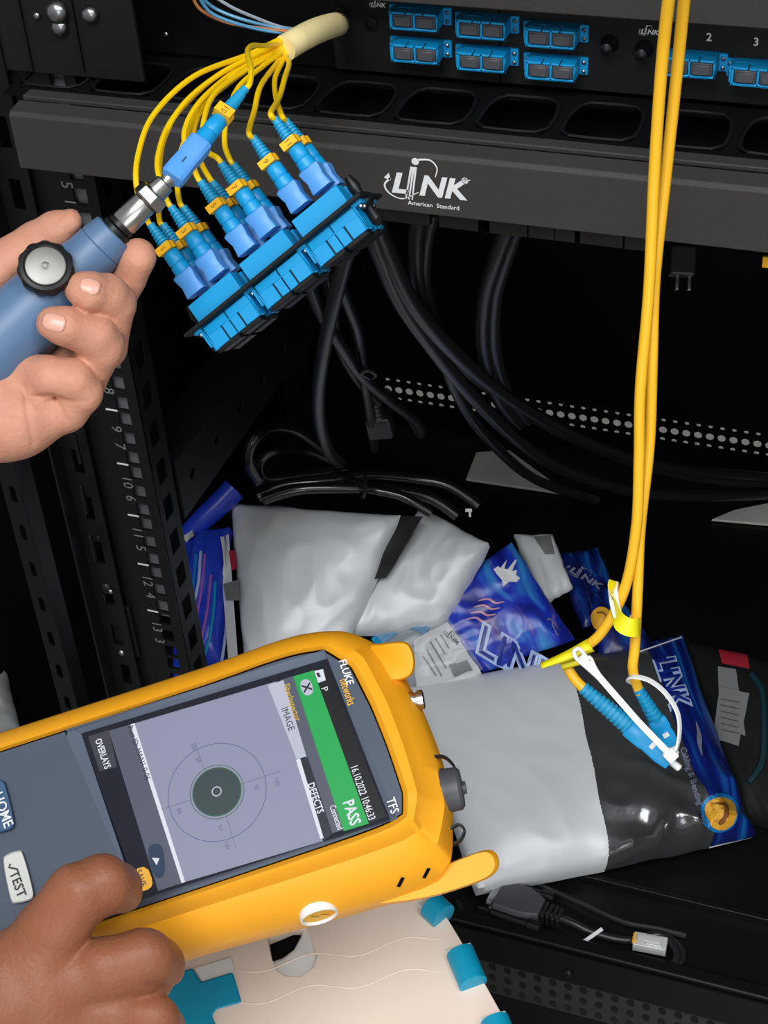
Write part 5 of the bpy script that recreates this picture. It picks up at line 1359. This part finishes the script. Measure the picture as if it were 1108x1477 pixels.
# coil of power cord on top of the bags
cable('round loop of glossy black power cord at the left of the coil', [(470, 652, 1.40), (430, 622, 1.38), (392, 616, 1.36), (366, 634, 1.35), (358, 662, 1.36), (372, 690, 1.38), (376, 694, 1.38)], 0.0048, m='gloss')
cable('inner loop of glossy black power cord', [(486, 668, 1.42), (440, 650, 1.41), (398, 650, 1.39), (376, 668, 1.39), (388, 690, 1.40), (440, 686, 1.41), (500, 678, 1.42)], 0.0040, m='gloss')
cable('upper strand of the tied power cord coil', [(372, 716, 1.40), (410, 700, 1.40), (470, 694, 1.40), (530, 686, 1.41), (590, 690, 1.42), (646, 700, 1.42), (690, 730, 1.42)], 0.0048, m='gloss')
cable('lower strand of the tied power cord coil', [(380, 720, 1.395), (430, 706, 1.39), (500, 704, 1.39), (560, 706, 1.395), (620, 718, 1.40), (660, 744, 1.40)], 0.0046, m='gloss')
cable('short strand hooking down at the right of the coil', [(486, 684, 1.41), (530, 704, 1.385), (580, 716, 1.38), (622, 740, 1.38)], 0.0040, m='gloss')
o = obj('coil_tie', MB().tube(catmull([P(524, 680, 1.40), P(528, 694, 1.375), P(526, 714, 1.37), P(520, 718, 1.40)], 5), 0.0016, 6), M['rubber']); tag(o, 'black tie round the middle of the power cord coil', 'cable tie')
o = obj('cord_tie', MB().tube(catmull([P(520, 538, 1.15), P(530, 534, 1.14), P(542, 540, 1.15), P(534, 546, 1.17), P(520, 538, 1.15)], 4), 0.0014, 6), M['rubber']); tag(o, 'thin black tie round the crossing cords', 'cable tie')
t = thing('inline_connector', 'black inline power connector hanging among the cords', 'connector', P(552, 618, 1.31))
fa, fb = P(540, 578, 1.30), P(556, 650, 1.36); f = Frame(fa, CX, fb - fa); L_ = np.linalg.norm(fb - fa)
obj('boot', MB().lathe([(0.003, 0), (0.006, 0.003), (0.005, 0.006), (0.0065, 0.008), (0.0055, 0.011), (0.007, 0.013), (0.006, 0.016), (0.0075, 0.018)], f, 14), M['rubber'], t)
obj('body', MB().box((0, 0.018 + 0.014, 0), (0.022, 0.028, 0.016), f), M['rubber'], t, bevel=0.003)
# mains plug hanging behind the cover
t = thing('mains_plug', 'black two-pin mains plug hanging under the cover at the right', 'plug', P(985, 385, .93))
f = Frame(P(980, 362, .93), CX, CY - CX * .05)
obj('body', MB().box((0.002, 0.006, 0), (0.015, 0.018, 0.012), f), M['rubber'], t, bevel=0.002)
for x in (-0.0005, 0.0066): obj('pin', MB().box((x, 0.0185, 0.0), (0.0022, 0.009, 0.0048), f), M['zinc'], t, 'steel pin', bevel=0.0006)
obj('cord', MB().tube(catmull([f.p(0.002, -0.002, 0), f.p(0.0, -0.03, 0.005), f.p(-0.01, -0.06, 0.02)], 6), 0.003, 8), M['rubber'], t)
o = obj('amber_tag', MB().box(hitY(1109, 378, YC + 0.02), (0.006, 0.002, 0.006)), M['band'], bevel=0.0004); tag(o, 'small amber tag at the right edge under the cover', 'tag')
t = thing('cord_clip', 'tiny white clip at the right end of the power cord coil', 'clip', P(676, 738, 1.40))
obj('clip_body', MB().box((0, 0, 0), (0.006, 0.003, 0.003), Frame(P(676, 736, 1.395), CX + CY * .3, CY)), M['print'], t, bevel=0.0005)
obj('clip_leg', MB().box((0, 0, 0), (0.002, 0.006, 0.002), Frame(P(678, 741, 1.395), CX, CY)), M['print'], t, bevel=0.0004)

# ================================================================== serial connector, loose network plug and leads on the deck
zk = ZB + 0.012
A, B = hitZ(708, 1291, zk), hitZ(826, 1331, zk); ydir = unit(B - A); f = Frame(A, np.cross(ydir, (0, 0, 1)), ydir); sc = np.linalg.norm(B - A)
if f.z[2] < 0: f = Frame(A, -f.x, ydir)
t = thing('serial_connector', 'black serial cable connector with thumb screws lying on the rack deck', 'connector', f.p(0, sc / 2, -0.008))
k = sc / 0.0637
def DS(y, w, h): return [f.p(sx * w * k, y * k, sz * h * k) for sx, sz in ((-1, -.6), (-.85, -1), (.85, -1), (1, -.6), (.9, .8), (.8, 1), (-.8, 1), (-.9, .8))]
obj('hood', MB().loft([DS(0.006, .0135, .0075), DS(0.007, .0145, .0082), DS(0.026, .0145, .0082), DS(0.034, .0120, .0076), DS(0.040, .0085, .0066)]), M['cap'], t, bevel=0.0006)
obj('shell', MB().loft([DS(0.0005, .0108, .0052), DS(0.0065, .0108, .0052)]), M['zinc'], t, 'dull steel plug shell')
obj('flange', MB().box((0, 0.0055 * k, 0), (0.031 * k, 0.0022 * k, 0.013 * k), f), M['zinc'], t, bevel=0.0005)
for s in (-1, 1):
    fr = f.shifted(s * 0.0142 * k, 0, 0.001)
    obj('thumb_screw', MB().lathe([(0.0014 * k, -0.004), (0.0014 * k, 0.006), (0.0032 * k, 0.007), (0.0034 * k, 0.034 * k), (0.0044 * k, 0.035 * k), (0.0044 * k, 0.044 * k), (0.003 * k, 0.045 * k)], fr, 14), M['black_plastic'], t)
for i in range(4):
    obj('strain_rib', MB().box((0, (0.0425 + i * 0.0038) * k, 0), ((0.0145 - i * .0008) * k, 0.0024 * k, (0.0115 - i * .0006) * k), f), M['rubber'], t, bevel=0.0008)
obj('cable', MB().tube(catmull([f.p(0, 0.040 * k, 0), f.p(0, 0.062 * k, 0), hitZ(858, 1346, zk - .004), hitZ(905, 1356, ZB + .006), hitZ(950, 1348, ZB + .006), hitZ(974, 1368, ZB + .006), hitZ(972, 1390, ZB + .006), hitZ(940, 1398, ZB + .006)], 8), 0.0032, 10), M['rubber'], t)
for i, pth in enumerate(([(660, 1300), (676, 1330), (720, 1352), (790, 1358), (850, 1372), (930, 1392), (975, 1394), (985, 1372), (960, 1345)], [(655, 1268), (700, 1262), (760, 1270), (830, 1300), (900, 1330), (950, 1340), (990, 1350)])):
    o = obj('lead', MB().tube(catmull([hitZ(x, y, ZB + 0.004 + .003 * i) for x, y in pth], 8), 0.0024, 8), M['rubber'])
    tag(o, ('thin black lead looping round the loose network plug', 'thin black lead passing above the serial connector')[i], 'cable', 'leads on the rack deck')
A, B = hitZ(914, 1357, ZB + .010), hitZ(962, 1366, ZB + .010); yd = unit(B - A); f = Frame(A, np.cross(yd, (0, 0, 1)), yd); f = Frame(A, f.x if f.z[2] > 0 else -f.x, yd); sc = np.linalg.norm(B - A)
t = thing('network_plug', 'translucent network plug lying loose on the rack deck', 'plug', f.p(0, sc / 2, -0.005))
bd = obj('plug_body', MB().box((0, sc * .5, 0), (0.0125, sc, 0.0085), f).box((0, sc * .62, 0.0046), (0.0095, sc * .5, 0.002), f), M['clearplug'], t, bevel=0.0008)
obj('latch', MB().box((0, sc * .45, 0.0062), (0.0052, sc * .7, 0.0012), f), M['clearplug'], t, bevel=0.0004)
for i in range(8): obj('contact', MB().box((-0.0042 + i * 0.0012, sc * 0.05, 0.0036), (0.0005, sc * .16, 0.0018), f), M['band'], bd, smooth=0)
o = obj('white_strip', MB().box((0, 0, 0), (0.003, 0.020, 0.0012), Frame(hitZ(854, 1350, ZB + .013), CY, CX - CY * .7)), M['print'], bevel=0.0003); tag(o, 'short white strip beside the serial cable on the deck', 'strip')
